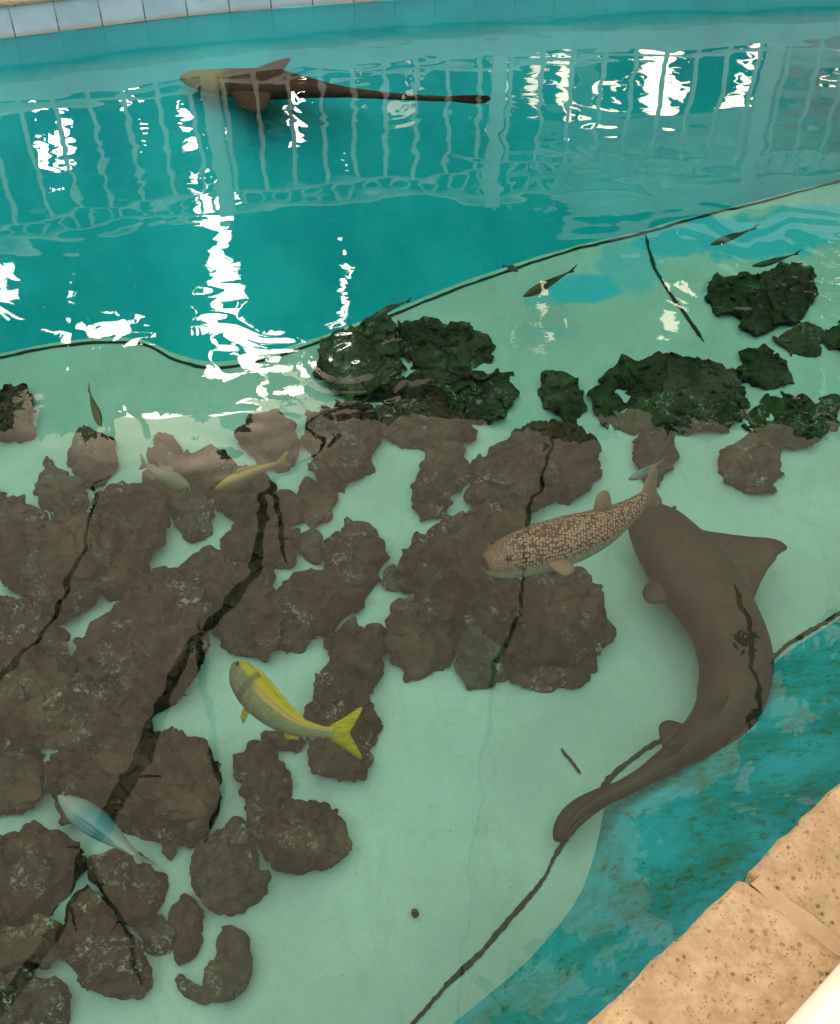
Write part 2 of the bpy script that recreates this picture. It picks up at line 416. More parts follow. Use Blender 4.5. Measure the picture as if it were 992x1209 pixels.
def wave(x, y):
    far = .32 + .68*sstep(y, 1.0, 2.9)
    v = Vector((x, y, 0))
    h = .0013*noise.noise(Vector((x*1.5, y*2.9, 3.3)))
    h += far*.00095*noise.noise(Vector((x*4.2, y*8.5, 7.7)))
    h += far*(.00026+.0005*sstep(noise.noise(Vector((x*1.3+4, y*1.6, 8))), -.1, .45))*noise.noise(Vector((x*11, y*20, 1.7)))
    h += .00004*noise.noise(Vector((x*24, y*30, 9.1)))
    for c, r, am, wl in RIP:
        d = (v-c).length
        if d < r:
            m = (1-sstep(d, r*.35, r))
            h += am*m*math.sin(6.283*(d/wl + 1.6*noise.noise(Vector((x*6, y*6, 2)))))*(.55+.45*noise.noise(Vector((x*13, y*13, 5))))
    return h
def axis(lo, f0, f1, hi, st):
    n = int((f1-f0)/st); a = [f0+(f1-f0)*i/n for i in range(n+1)]
    return [lerp(lo, f0, i/8) for i in range(8)] + a + [lerp(f1, hi, (i+1)/8) for i in range(8)]
AX, AY = axis(-4.4, -1.9, 2.3, 4.6, .0125), axis(-3.6, .25, 4.95, 5.9, .0115)
nx_, ny_ = len(AX), len(AY); V = []; Fc = []
for y in AY:
    for x in AX: V.append((x, y, wave(x, y)))
for j in range(ny_-1):
    for i in range(nx_-1): q = j*nx_+i; Fc.append((q, q+1, q+nx_+1, q+nx_))
bd = [i for i in range(nx_)] + [j*nx_+nx_-1 for j in range(1, ny_)] + [(ny_-1)*nx_+i for i in range(nx_-2, -1, -1)] + [j*nx_ for j in range(ny_-2, 0, -1)]
b0 = len(V); V += [(V[k][0], V[k][1], FLOOR-.06) for k in bd]; nb_ = len(bd)
for i in range(nb_): j = (i+1) % nb_; Fc.append((bd[j], bd[i], b0+i, b0+j))
Fc.append(tuple(b0+i for i in range(nb_))[::-1])
o = mesh('water', V, Fc, M_WATER); tag(o, kind='structure')
sm = [True]*len(o.data.polygons)
for i in range(len(sm)-nb_-1, len(sm)): sm[i] = False
o.data.polygons.foreach_set('use_smooth', sm)

# ------------------------------------------------------------------ rocks
def rock(poly, label, mat=None, hs=1.0, seed=None, group='rocks on the pool floor', zb=FLOOR):
    mat = mat or M_ROCK
    seed = seed if seed is not None else random.random()*100
    xs = [p[0] for p in poly]; ys = [p[1] for p in poly]
    ext_px = min(max(xs)-min(xs), max(ys)-min(ys)*1.0)
    h = max(.03, min(.20, .00085*ext_px*hs*1.25))
    pts = [P(x, y, zb+h*.42) for x, y in poly]
    n = 110; closed = resample(catmull_closed(pts), n+1)[:-1]
    cx_, cy_ = sum(xs)/len(xs), sum(ys)/len(ys)
    c = sum(closed, Vector())/n; base = c.copy(); base.z = zb
    sv = Vector((seed, seed*1.7, seed*.3))
    grow = .985 if (cx_ < 340 and 560 < cy_ < 1000) else .965
    closed = [c+(p-c)*(grow+.085*noise.noise(p*11+sv)+.06*noise.noise(p*26+sv)) for p in closed]
    R = sum((p-c).length for p in closed)/n
    V = []; Fc = []
    tab = [(0, .84, -.06), (.10, .93, .12), (.2, .985, .28), (.3, 1.0, .42), (.42, .965, .60), (.54, .88, .76), (.66, .74, .88), (.8, .52, .96), (1, .0, 1.0)]
    rings = 24
    tilt = Vector((noise.noise(sv)*.5, noise.noise(sv+Vector((9, 1, 2)))*.5, 0))
    for j in range(rings+1):
        s, zf = interp(tab, j/rings)
        if j == rings: s = .02
        for p in closed:
            d = p-c; q = c + d*s; q.z = zb + h*zf + (d.x*tilt.x+d.y*tilt.y)*s*.5*max(0, zf)
            a = min(1.0, R/.12)
            f1 = nvec(q*(9/a)*.8+sv)*.030*a; f2 = nvec(q*24+sv)*.023*a; f3 = nvec(q*55+sv)*.012*a
            crag = (noise.cell(q*(14/a)+sv)-.5)*.006*a
            off = f1+f2+f3; 
            w = 1 if zf > .05 else .3
            q = q + Vector((off.x*w, off.y*w, off.z*w*1.1+crag*zf))
            V.append(q - base)
    for j in range(rings):
        for i in range(n):
            a = j*n+i; b = j*n+(i+1) % n; Fc.append((a, b, b+n, a+n))
    Fc.append(tuple(rings*n+i for i in range(n)))
    o = mesh('rock', V, Fc, mat); o.location = base
    tag(o, label, 'rock', group); return o
def catmull_closed(pts):
    n = len(pts); d = []
    for i in range(n):
        p0, p1, p2, p3 = pts[i-1], pts[i], pts[(i+1) % n], pts[(i+2) % n]
        for k in range(10):
            t = k/10
            d.append(0.5*((2*p1) + (p2-p0)*t + (2*p0-5*p1+4*p2-p3)*t*t + (3*p1-p0-3*p2+p3)*t*t*t))
    d.append(d[0].copy()); return d
G, S, L_ = M_ROCKG, M_ROCKP, M_ROCKL
ROCKS = [
 ([(-30,468),(0,460),(36,462),(44,480),(38,512),(20,522),(-10,521),(-32,505)], 'smooth brown block at the left edge below the far seam line'),
 ([(84,540),(88,520),(110,514),(130,520),(138,540),(130,560),(112,572),(93,568)], 'round brown rock right of the speckled one, under the thin left branch reflection'),
 ([(46,552),(60,541),(76,552),(95,572),(101,598),(95,612),(60,609),(50,580)], 'white speckled knobbly rock left of the round brown rock', S),
 ([(105,592),(125,571),(160,574),(185,588),(193,622),(182,655),(172,682),(148,702),(120,690),(104,640)], 'big brown boulder standing just above the triangular sand gap'),
 ([(-30,574),(0,577),(26,592),(46,606),(50,622),(10,640),(-30,636)], 'low wedge shaped rock at the left edge below the speckled rock'),
 ([(-20,628),(40,614),(100,612),(122,650),(118,700),(82,728),(44,714),(0,676)], 'wide reddish boulder left of the triangular sand gap'),
 ([(-30,718),(22,716),(62,730),(92,770),(84,830),(50,868),(10,876),(-30,862)], 'large dark boulder at the left edge, crossed by the thin branch reflection'),
 ([(104,744),(160,708),(205,684),(242,700),(246,745),(232,792),(182,832),(130,812),(92,780)], 'massive flat topped boulder in the middle of the left rock pile'),
 ([(54,832),(100,806),(150,818),(182,848),(186,884),(150,896),(100,894),(62,880)], 'rounded boulder with pale crumbs low in the left rock pile'),
 ([(-30,854),(22,852),(46,882),(43,926),(34,956),(0,959),(-30,952)], 'reddish brown boulder at the left edge above the pale sand gap'),
 ([(54,908),(66,892),(140,890),(200,872),(244,882),(254,930),(250,980),(205,992),(140,980),(84,966),(52,938)], 'largest flat dark boulder behind the pale blue fish'),
 ([(-30,1012),(12,1000),(60,986),(90,990),(102,1012),(86,1040),(60,1068),(20,1086),(-30,1088)], 'wide lumpy rock at the left edge below the pale blue fish'),
 ([(112,1018),(150,1008),(180,1012),(196,1040),(190,1068),(166,1092),(140,1080),(118,1050)], 'squat rock with white scratches just below the tail of the pale blue fish'),
 ([(72,1110),(86,1072),(108,1052),(132,1080),(164,1110),(172,1150),(160,1176),(126,1180),(95,1160)], 'smooth sloping brown rock near the bottom, marked by a short dark branch reflection'),
 ([(-20,1152),(30,1145),(82,1156),(92,1190),(72,1214),(0,1232),(-30,1200)], 'white crusted rock in the bottom left corner', S),
 ([(-30,1092),(30,1086),(68,1078),(80,1106),(62,1140),(20,1150),(-30,1148)], 'dark rock at the left edge above the white crusted corner rock'),
 ([(203,1075),(220,1058),(240,1065),(243,1092),(235,1125),(221,1138),(203,1130),(197,1100)], 'upright smooth oval rock beside the hooked rock'),
 ([(168,1092),(195,1078),(206,1100),(198,1124),(176,1126)], 'small rough rock wedged left of the upright oval rock', S),
 ([(250,1122),(262,1100),(280,1095),(296,1124),(290,1158),(270,1182),(246,1181),(236,1160)], 'rough crusted rock standing alone, lowest on the open sand', S),
 ([(206,1158),(216,1150),(232,1162),(252,1162),(250,1180),(226,1182),(210,1174)], 'small low rock hooked onto the lowest rock on the open sand', S),
 ([(220,1040),(235,1000),(258,975),(285,976),(304,1010),(313,1040),(300,1063),(266,1069),(235,1056)], 'pale speckled cone shaped rock at the right of the rock pile', S, 1.2),
 ([(310,1002),(326,956),(370,943),(405,955),(412,985),(396,1014),(352,1031),(322,1018)], 'broad brown rock with white crusted top corner on the open sand'),
 ([(285,902),(300,874),(324,880),(337,920),(334,946),(318,976),(306,1000),(294,970)], 'narrow tall rough rock leaning left of the broad rock'),
 ([(389,748),(415,738),(444,744),(452,778),(444,806),(410,812),(389,790)], 'squarish rock at the top of the column beside the yellow fish tail'),
 ([(358,842),(376,802),(402,790),(438,806),(441,850),(434,884),(418,914),(396,920),(370,902),(362,870)], 'tall dark rock directly behind the yellow fish tail'),
 ([(306,866),(330,862),(356,872),(352,884),(326,886),(308,880)], 'small thin rock under the belly of the yellow fish'),
 ([(250,706),(272,680),(302,664),(325,680),(331,722),(324,760),(300,775),(268,760),(248,735)], 'brown rock crossed by the thick branch reflection above the yellow fish head'),
 ([(325,712),(350,687),(390,690),(413,706),(401,736),(370,756),(346,772),(326,764)], 'brown rock with green rim above the yellow fish'),
 ([(385,646),(400,620),(426,612),(450,630),(455,664),(440,690),(416,702),(396,686)], 'rounded rock with pale scratches alone on the sand, left of the centre cluster'),
 ([(352,576),(370,570),(392,574),(396,596),(385,616),(370,622),(355,605)], 'small dark cube shaped rock below the pinkish boulder'),
 ([(270,640),(290,619),(328,612),(346,640),(344,664),(302,668),(274,660)], 'flat brown rock under the fork of the thick branch reflection'),
 ([(204,596),(222,580),(242,592),(251,612),(244,634),(226,641),(210,628)], 'knobbly small rock on sand below the greyish fish', S),
 ([(217,666),(236,648),(262,646),(270,664),(264,686),(240,690),(220,684)], 'small rounded rock just right of the big boulder, above the flat topped one'),
 ([(176,538),(184,516),(200,513),(212,524),(214,546),(206,560),(186,558)], 'small upright brown rock behind the greyish fish'),
 ([(214,548),(236,534),(266,533),(286,548),(284,574),(258,586),(228,582)], 'low brown rock between the greyish fish and the long yellow fish'),
 ([(176,562),(200,556),(222,566),(220,584),(196,590),(177,582)], 'low rock directly beneath the greyish fish'),
 ([(252,592),(270,566),(300,560),(324,580),(326,606),(300,616),(266,612)], 'brown rock beneath the long faint yellow fish'),
 ([(278,508),(302,490),(330,488),(354,508),(357,530),(340,545),(308,545),(284,528)], 'pinkish brown rock with white scratches, farthest left of the branch tip'),
 ([(358,512),(372,490),(402,478),(444,490),(450,514),(430,546),(402,578),(380,570),(374,545)], 'large pinkish boulder at the upper tip of the thick branch reflection'),
 ([(352,634),(366,626),(382,640),(383,662),(366,667),(354,655)], 'small rough rock left of the lone rounded rock', S),
 ([(322,588),(340,578),(357,588),(356,612),(338,620),(324,610)], 'small brown rock between the two forks of the branch reflection'),
 ([(500,530),(540,525),(543,556),(530,590),(524,606),(492,600),(482,575),(494,552)], 'narrow rough rock hanging down from the pinkish slab'),
 ([(440,490),(480,470),(540,480),(560,505),(546,528),(500,530),(456,516)], 'long pinkish slab below the layered dark rock'),
 ([(548,552),(580,526),(622,500),(668,505),(704,530),(711,555),(690,575),(640,592),(600,602),(562,598)], 'large rugged boulder with mossy tip above the spotted pufferfish'),
 ([(462,670),(500,635),(550,602),(598,592),(625,612),(620,652),(582,702),(546,722),(500,702),(470,690)], 'big wedge shaped boulder left of the spotted pufferfish head'),
 ([(550,716),(590,682),(650,678),(700,690),(722,735),(715,755),(694,780),(640,790),(590,780),(560,752)], 'wide dark boulder directly below the spotted pufferfish'),
 ([(592,768),(620,756),(660,752),(692,768),(690,800),(660,815),(622,808),(598,795)], 'brown rock lowest in the centre cluster'),
 ([(459,740),(476,714),(506,708),(540,722),(545,756),(526,780),(490,790),(465,770)], 'brown rock at the lower left corner of the centre cluster'),
 ([(531,772),(545,746),(568,738),(592,756),(597,788),(578,805),(550,803),(534,790)], 'pale greenish rounded stone between the two lowest centre rocks', L_),
 ([(452,680),(464,668),(480,676),(479,694),(464,698),(453,692)], 'tiny white tipped rock at the left point of the wedge shaped boulder', L_),
 ([(368,428),(384,402),(438,378),(474,396),(470,440),(440,462),(396,460)], 'yellow green mossy boulder blurred by ripples below the far wall', L_),
 ([(470,390),(500,380),(530,379),(568,400),(582,425),(560,440),(502,440),(476,418)], 'dark green mossy boulder right behind the rippled boulder', G),
 ([(416,470),(450,456),(510,432),(580,440),(614,446),(606,480),(580,500),(530,495),(480,482)], 'layered dark slab rock in front of the mossy boulders', G),
 ([(632,462),(650,444),(672,446),(694,466),(692,486),(672,497),(646,486)], 'small mossy rock alone, left of the long mossy ridge', G),
 ([(695,452),(722,435),(800,424),(856,440),(884,466),(872,502),(800,510),(740,508),(706,495)], 'long mossy ridge rock with dark hollows at right', G),
 ([(868,436),(884,416),(904,413),(928,428),(930,448),(904,458),(878,454)], 'mossy round rock on top of the right end of the long ridge', G),
 ([(880,492),(910,466),(960,464),(994,474),(984,502),(950,526),(912,530),(884,518)], 'mossy rock closing the long ridge near the right edge', G),
 ([(846,540),(864,520),(900,520),(924,540),(920,560),(902,580),(870,576),(850,560)], 'pinkish brown rock below the right end of the mossy ridge'),
 ([(744,520),(768,514),(796,522),(794,548),(770,568),(752,556)], 'pinkish brown stone above the tail of the spotted pufferfish'),
 ([(829,348),(836,326),(872,322),(920,320),(960,320),(966,345),(950,374),(916,385),(890,394),(868,378),(846,364)], 'dark green angular boulder alone on sand at the upper right', G),
 ([(919,396),(936,388),(962,389),(972,400),(962,415),(936,418),(922,408)], 'small olive stone below the angular boulder at upper right', L_),
 ([(975,392),(992,374),(1024,370),(1024,412),(985,414)], 'dark mossy rock cut by the right edge of the photo', G),
 ([(196,1000),(204,996),(208,1006),(200,1014),(193,1008)], 'tiny pale pebble between the pale blue fish and the cone shaped rock', L_, 1, 5.5, 'pebbles'),
 ([(486,1076),(491,1074),(495,1078),(491,1082),(487,1081)], 'tiny dark pebble alone on the open sand', M_ROCK, 1, 5.1, 'pebbles'),
]
for r in ROCKS: rock(*(list(r)+[M_ROCK]*(len(r) == 2)+[.62]*(len(r) == 3 and r[2] is G)))

# ------------------------------------------------------------------ seams / ropes on the floor
def seam(pts, r, label, cat='seam', z=FLOOR+.004, flat=.6, name='seam_line', mat=None, n=None, rough=.5):
    W3 = [P(x, y, z) for x, y in pts]; n = n or len(pts)*10; q = catmull(W3, n)
    q = [p + Vector((noise.noise(p*14)*.004, noise.noise(p*14+Vector((4, 4, 4)))*.004, 0)) for p in q]
    rr = [r*(1+.45*noise.noise(p*11+Vector((1, 2, 3)))) * (1 if 2 < i < n-3 else .5) for i, p in enumerate(q)]
    bm = bmesh.new(); tube_bm(bm, q, rr, 8, rough, 2, flat); o = from_bm(name, bm, mat or M_SEAM, None, True)
    tag(o, label, cat); return o
fs = [(-90, 438), (0, 422), (60, 410), (120, 404), (172, 407), (205, 424), (250, 434), (300, 428), (345, 415), (380, 402), (430, 384), (480, 365), (540, 341), (610, 316), (680, 294), (760, 275), (830, 255), (900, 238), (992, 214), (1100, 186)]
seam(fs, .0056, 'long dark green seam line along the foot of the teal far wall')
seam([(762, 278), (768, 300), (778, 325), (795, 352), (815, 380), (832, 403)], .006, 'short dark curved seam running from the far wall onto the upper right sand')
seam([(1060, 676), (992, 724), (950, 748), (912, 776), (880, 806), (845, 836), (800, 866), (768, 880), (728, 912), (705, 938), (690, 960), (672, 984), (656, 1010), (640, 1040), (612, 1075), (580, 1110), (545, 1145), (510, 1182), (478, 1222), (440, 1280)], .0055, 'wavy dark green seam along the foot of the mottled near wall', rough=.8)
seam([(663, 884), (668, 891), (675, 899), (686, 913)], .0036, 'small dark twig lying on open sand left of the shark tail', 'twig', FLOOR+.006, 1.0, 'twig')

# ------------------------------------------------------------------ swimming animals
def creature(name, label, cat, spine, prof_, fins, mat, roll=0.0, group=None, finmat=None, eyes=None, rings=56, sides=28, sq=1.0):
    """spine: world points head to tail; prof_: (t, half width, half height up, half height down); fins: (plane, [(t, v, thick)...])"""
    C_ = catmull(spine, rings); Ltot = sum((b-a).length for a, b in zip(C_, C_[1:])); org = C_[rings//2].copy()
    def frame(t):
        x = max(0, min(1, t))*(rings-1); i = min(rings-2, int(x)); u = x-i
        c = C_[i].lerp(C_[i+1], u)
        a, b = C_[max(0, i-1)], C_[min(rings-1, i+2)]
        T = (b-a).normalized()
        if t > 1: c = C_[-1] + (C_[-1]-C_[-2]).normalized()*(t-1)*Ltot
        if t < 0: c = C_[0] + (C_[0]-C_[1]).normalized()*(-t)*Ltot
        N_ = T.cross(Vector((0, 0, 1))).normalized(); U = N_.cross(T).normalized()
        rm = Matrix.Rotation(roll, 3, T); return c, T, rm @ N_, rm @ U
    V = []; A = []; Fc = []
    for i in range(rings):
        t = i/(rings-1); tt = t
        hw, hu, hd = interp(prof_, tt); c, T, N_, U = frame(tt)
        for k in range(sides):
            an = 2*math.pi*k/sides; ca, sa = math.cos(an), math.sin(an)
            ca = math.copysign(abs(ca)**sq, ca); sa = math.copysign(abs(sa)**sq, sa)
            V.append(c + N_*ca*hw + U*sa*(hu if sa > 0 else hd) - org); A.append((t*Ltot, ca*hw, sa))
    for i in range(rings-1):
        for k in range(sides):
            a = i*sides+k; b = i*sides+(k+1) % sides; Fc.append((a, b, b+sides, a+sides))
    Fc.append(tuple(range(sides))[::-1]); Fc.append(tuple((rings-1)*sides+k for k in range(sides)))
    finobjs = []
    def fin_mesh(plane, pts, bend=0.0):
        # outline triangulated as a fan ring with inner ring for a soft lens section
        if len(pts) > 4:
            m3 = [Vector(q) for q in pts]; nn = len(m3); o2 = []
            for i in range(nn):
                p0, p1, p2, p3 = m3[i-1], m3[i], m3[(i+1) % nn], m3[(i+2) % nn]
                for k in range(4):
                    u = k/4; o2.append(.5*((2*p1)+(p2-p0)*u+(2*p0-5*p1+4*p2-p3)*u*u+(3*p1-p0-3*p2+p3)*u*u*u))
            pts = [(q.x, q.y, max(.0008, q.z)) for q in o2]
        n = len(pts); pv = []; pa = []
        ct = sum(p[0] for p in pts)/n; cv = sum(p[1] for p in pts)/n; cth = max(p[2] for p in pts)
        def pt(t, v, off):
            c, T, N_, U = frame(t); d = {'U': U, 'N': N_}.get(plane); e = N_ if plane == 'U' else U
            return c + d*v + e*(off + bend*v*v) - org
        for s in (1, -1):
            for f in (1.0, .72, .4, .0):
                for (t, v, th) in (pts if f > 0 else [(ct, cv, cth)]):
                    pv.append(pt(lerp(ct, t, f), lerp(cv, v, f), s*(th*.15 if f == 1.0 else lerp(cth, th, f)*(.75 if f == .72 else 1))))
                    pa.append((lerp(ct, t, f)*Ltot, lerp(cv, v, f), 2.0))
        fc = []; m = 3*n+1
        for s in (0, 1):
            o_ = s*m
            for r_ in range(2):
                for i in range(n):
                    q = (o_+r_*n+i, o_+r_*n+(i+1) % n, o_+(r_+1)*n+(i+1) % n, o_+(r_+1)*n+i); fc.append(q if s == 0 else q[::-1])
            for i in range(n):
                q = (o_+2*n+i, o_+2*n+(i+1) % n, o_+3*n); fc.append(q if s == 0 else q[::-1])
        for i in range(n): fc.append((i, m+i, m+(i+1) % n, (i+1) % n))
        return pv, pa, fc
    for f in fins:
        pv, pa, fc = fin_mesh(f[0], f[1], f[2] if len(f) > 2 and isinstance(f[2], float) else 0.0)
        b = len(V)
        V += pv; A += pa; Fc += [tuple(b+i for i in q) for q in fc]
    bm = bmesh.new(); vs = [bm.verts.new(v) for v in V]; bm.verts.ensure_lookup_table()
    me = bpy.data.meshes.new(name); bm.free(); me.from_pydata([tuple(v) for v in V], [], Fc); me.update()
    me.polygons.foreach_set('use_smooth', [True]*len(me.polygons))
    o = link(name, me, mat); vattr(o, 'body', A); o.location = org
    bm = bmesh.new(); bm.from_mesh(me); bmesh.ops.recalc_face_normals(bm, faces=bm.faces); bm.to_mesh(me); bm.free()
    if eyes:
        t, ww, uu, r = eyes; 
        for s in (-1, 1):
            c, T, N_, U = frame(t); b2 = bmesh.new(); bmesh.ops.create_uvsphere(b2, u_segments=12, v_segments=8, radius=r)
            bmesh.ops.translate(b2, verts=b2.verts, vec=c + N_*s*ww + U*uu - org); from_bm('eye', b2, M_BLACK, o, True)
    tag(o, label, cat, group); return o
def fish_mat(name, back, side, belly, var=.25, stripe=None):
    t = NT(name); a = t.sep(t.attr('body')); n = t.noise(30, 4, .6)
    c = t.mix(t.step(a[2], -.2, -.75), side, belly); c = t.mix(t.step(a[2], .35, .85), c, back)
    c = t.mix(t.math('MULTIPLY', n, var), c, tuple(x*.5 for x in side))
    t.color(c); t.b.inputs['Roughness'].default_value = .45; return t
def SP(pts, z):
    return [P(x, y, z if not hasattr(z, '__len__') else z[i]) for i, (x, y) in enumerate(pts)]
# nurse shark
t = NT('shark_skin'); a = t.sep(t.attr('body'))
n = t.noise(9, 5, .6); c = t.mix(t.step(n, .35, .7), (.055, .027, .014), (.074, .037, .019)); c = t.mix(t.step(t.noise(70, 3, .6), .5, .7, 0, .25), c, (.07, .05, .03))
gw = t.step(t.math('SINE', t.math('MULTIPLY', a[0], 6.2832/.022)),   .6, .95); gm = t.math('MULTIPLY', t.math('MULTIPLY', t.step(a[0], .175, .18), t.step(a[0], .275, .27)), t.step(t.math('ABSOLUTE', a[1]), .068, .078))
c = t.mix(t.math('MULTIPLY', t.math('MULTIPLY', gw, gm), .35), c, (.02, .012, .008)); c = t.mix(t.step(t.noise(22, 6, .7), .46, .68, 0, .5), c, (.12, .062, .034))
c = t.mix(t.step(a[2], -.3, -.7), c, (.3, .25, .18)); t.color(c); t.b.inputs['Roughness'].default_value = .55; t.bump(t.noise(160, 2, .5), .0015, .4)
M_SHARK = t.m
px = .0022
creature('nurse_shark', 'brown nurse shark gliding over sand beside the mottled near wall, tail curled left', 'shark',
  SP([(757, 596), (776, 622), (803, 660), (836, 705), (862, 752), (868, 800), (850, 846), (805, 886), (752, 922), (706, 946), (678, 968), (662, 990)], [-.58]*9+[-.60, -.62, -.64]),
  [(0, .015, .012, .012), (.02, .055, .03, .03), (.06, .088, .05, .045), (.12, .105, .068, .055), (.2, .118, .078, .06), (.28, .116, .08, .06), (.36, .104, .078, .055), (.45, .1, .074, .052), (.55, .085, .062, .05), (.63, .060, .05, .045), (.72, .036, .036, .034), (.8, .024, .024, .024), (.88, .02, .02, .02), (.95, .012, .014, .014), (1, .004, .006, .006)],
  [('N', [(.10, -.06, .016), (.13, -.13, .013), (.17, -.20, .009), (.215, -.275, .004), (.245, -.288, .002), (.252, -.25, .003), (.28, -.18, .006), (.32, -.115, .012), (.36, -.07, .016), (.25, -.04, .02)], .3),
   ('N', [(.20, .07, .018), (.205, .13, .012), (.225, .165, .006), (.255, .172, .003), (.265, .15, .005), (.27, .10, .012), (.25, .05, .02)], .3),
   ('N', [(.56, -.05, .012), (.575, -.105, .006), (.615, -.125, .003), (.635, -.085, .006), (.64, -.03, .012)], .3),
   ('N', [(.66, .02, .012), (.675, .075, .006), (.70, .085, .003), (.72, .06, .004), (.73, .02, .01)], .3),
   ('U', [(.53, .035, .016), (.58, .075, .010), (.62, .082, .004), (.625, .065, .004), (.645, .035, .012)], 4.0),
   ('U', [(.675, .022, .012), (.715, .052, .008), (.745, .058, .003), (.75, .045, .003), (.765, .022, .009)], 4.0),
   ('N', [(.84, .016, .008), (.90, .030, .006), (.95, .038, .004), (.99, .030, .003), (1.01, .008, .002), (.99, -.016, .003), (.93, -.022, .005), (.86, -.016, .008)])],
  M_SHARK, roll=.0, eyes=(.05, .07, .025, .006))
# second shark along the far wall
creature('nurse_shark', 'dark brown shark with olive head swimming along the far wall under the railing reflection', 'shark',
  SP([(214, 92), (250, 96), (290, 99), (340, 101), (400, 108), (470, 114), (530, 117), (575, 120)], -.10),
  [(0, .012, .012, .012), (.04, .035, .03, .03), (.14, .055, .045, .045), (.25, .07, .05, .05), (.34, .058, .045, .045), (.45, .034, .03, .03), (.55, .018, .018, .018), (.7, .011, .012, .012), (.85, .008, .010, .010), (1, .004, .006, .006)],
  [('N', [(.19, -.03, .012), (.23, -.09, .008), (.30, -.15, .004), (.335, -.165, .002), (.33, -.12, .004), (.32, -.06, .008), (.30, -.02, .014)], .2),
   ('N', [(.18, .03, .012), (.20, .10, .008), (.25, .17, .004), (.30, .16, .003), (.31, .08, .008), (.29, .02, .014)], .2),
   ('U', [(.86, .006, .003), (.93, .020, .002), (1.0, .024, .001), (1.01, .008, .001), (.97, -.012, .001), (.88, -.007, .003)])],
  (lambda q: q)(M_SHARK) if False else None or (lambda t: t.m)((lambda t: (t.color(t.mix(t.step(t.math('ADD', t.sep(t.attr('body'))[0], t.math('MULTIPLY', t.noise(16, 4, .6), .34)), .30, .42), (.17, .16, .035), (.062, .030, .022))), t)[1])(NT('shark_skin_olive'))), roll=.1)
# pufferfish
t = NT('puffer_skin'); at = t.attr('body'); a = t.sep(at)
vec = t.comb(t.math('MULTIPLY', a[0], .62), t.math('MULTIPLY', a[1], 1.05), t.math('MULTIPLY', a[2], .05))
ob = t.n('ShaderNodeTexCoord').outputs['Object']
v = t.voro(128, ob, 'F1', .5); spot = t.step(v, .62, .34)
headm = t.step(a[0], .01, .10, .30, 1.0)
c = t.mix(t.math('MULTIPLY', spot, headm), t.mix(headm, (.24, .145, .085), (.075, .036, .020)), (.36, .25, .16))
gl_ = t.math('MULTIPLY', t.step(t.math('ABSOLUTE', t.math('SUBTRACT', t.math('ADD', a[0], t.math('MULTIPLY', a[2], .012)), .128)), .006, .002), t.step(t.math('ABSOLUTE', a[1]), .025, .035))
c = t.mix(t.math('MULTIPLY', gl_, .7), c, (.03, .018, .01)); c = t.mix(t.step(a[0], .008, .003), c, (.05, .03, .02))
c = t.mix(t.step(a[2], .05, -.45), c, (.36, .31, .22)); fn = t.step(a[2], 1.5, 1.8); c = t.mix(fn, c, (.22, .15, .08))
t.color(c); t.b.inputs['Roughness'].default_value = .5; t.bump(spot, .002, .6); M_PUF = t.m
creature('pufferfish', 'tan pufferfish with net pattern swimming above the centre rocks', 'fish',
  SP([(571, 668), (592, 662), (622, 652), (660, 641), (700, 627), (735, 608), (762, 588)], -.22),
  [(0, .022, .016, .018), (.03, .038, .03, .03), (.1, .052, .046, .046), (.2, .060, .056, .056), (.35, .066, .062, .062), (.5, .064, .060, .058), (.65, .054, .05, .048), (.78, .040, .037, .035), (.9, .026, .025, .024), (1, .017, .02, .02)],
  [('U', [(.64, .045, .010), (.66, .085, .007), (.70, .098, .003), (.745, .088, .002), (.755, .055, .004), (.74, .03, .01)]),
   ('U', [(.97, .012, .007), (1.03, .05, .004), (1.10, .075, .002), (1.12, .04, .002), (1.09, 0, .002), (1.12, -.04, .002), (1.09, -.06, .002), (1.03, -.045, .004), (.97, -.012, .007)]),
   ('N', [(.30, -.05, .009), (.32, -.085, .005), (.36, -.10, .002), (.40, -.085, .002), (.39, -.05, .006)], 1.5),
   ('N', [(.30, .055, .009), (.31, .075, .005), (.35, .10, .002), (.41, .09, .002), (.38, .05, .006)], -3.0)],
  M_PUF, roll=-.35, eyes=(.10, .046, .030, .0075))
# yellow fish
t = NT('yellow_fish_skin'); a = t.sep(t.attr('body'))
n = t.noise(40, 4, .6); side = t.mix(t.step(n, .3, .7), (.21, .20, .10), (.33, .30, .17)); side = t.mix(t.step(t.voro(210), .25, .5, .0, .45), side, (.12, .11, .05))
up = t.step(t.math('ADD', a[2], t.math('MULTIPLY', t.noise(14, 3), .2)), .72, .92)
c = t.mix(up, side, (.50, .36, .0)); c = t.mix(t.step(a[0], .31, .365), c, (.52, .38, .0))
bar = t.math('MULTIPLY', t.step(a[0], .075, .085), t.step(a[0], .105, .095)); c = t.mix(t.math('MULTIPLY', bar, .75), c, (.10, .09, .04))
c = t.mix(t.math('MULTIPLY', t.step(t.math('ABSOLUTE', t.math('SUBTRACT', a[2], .55)), .16, .06), t.step(a[0], .09, .14)), c, (.55, .28, .06))
ray_ = t.step(t.noise(1.0, 2, .5, t.comb(t.math('MULTIPLY', a[0], 40.0), t.math('MULTIPLY', a[1], 260.0), 0.0)), .4, .6)
c = t.mix(t.step(a[2], 1.5, 1.8), c, t.mix(ray_, (.36, .26, .0), (.52, .38, .0))); t.bump(t.voro(210), .002, .5); t.color(c); t.b.inputs['Roughness'].default_value = .45
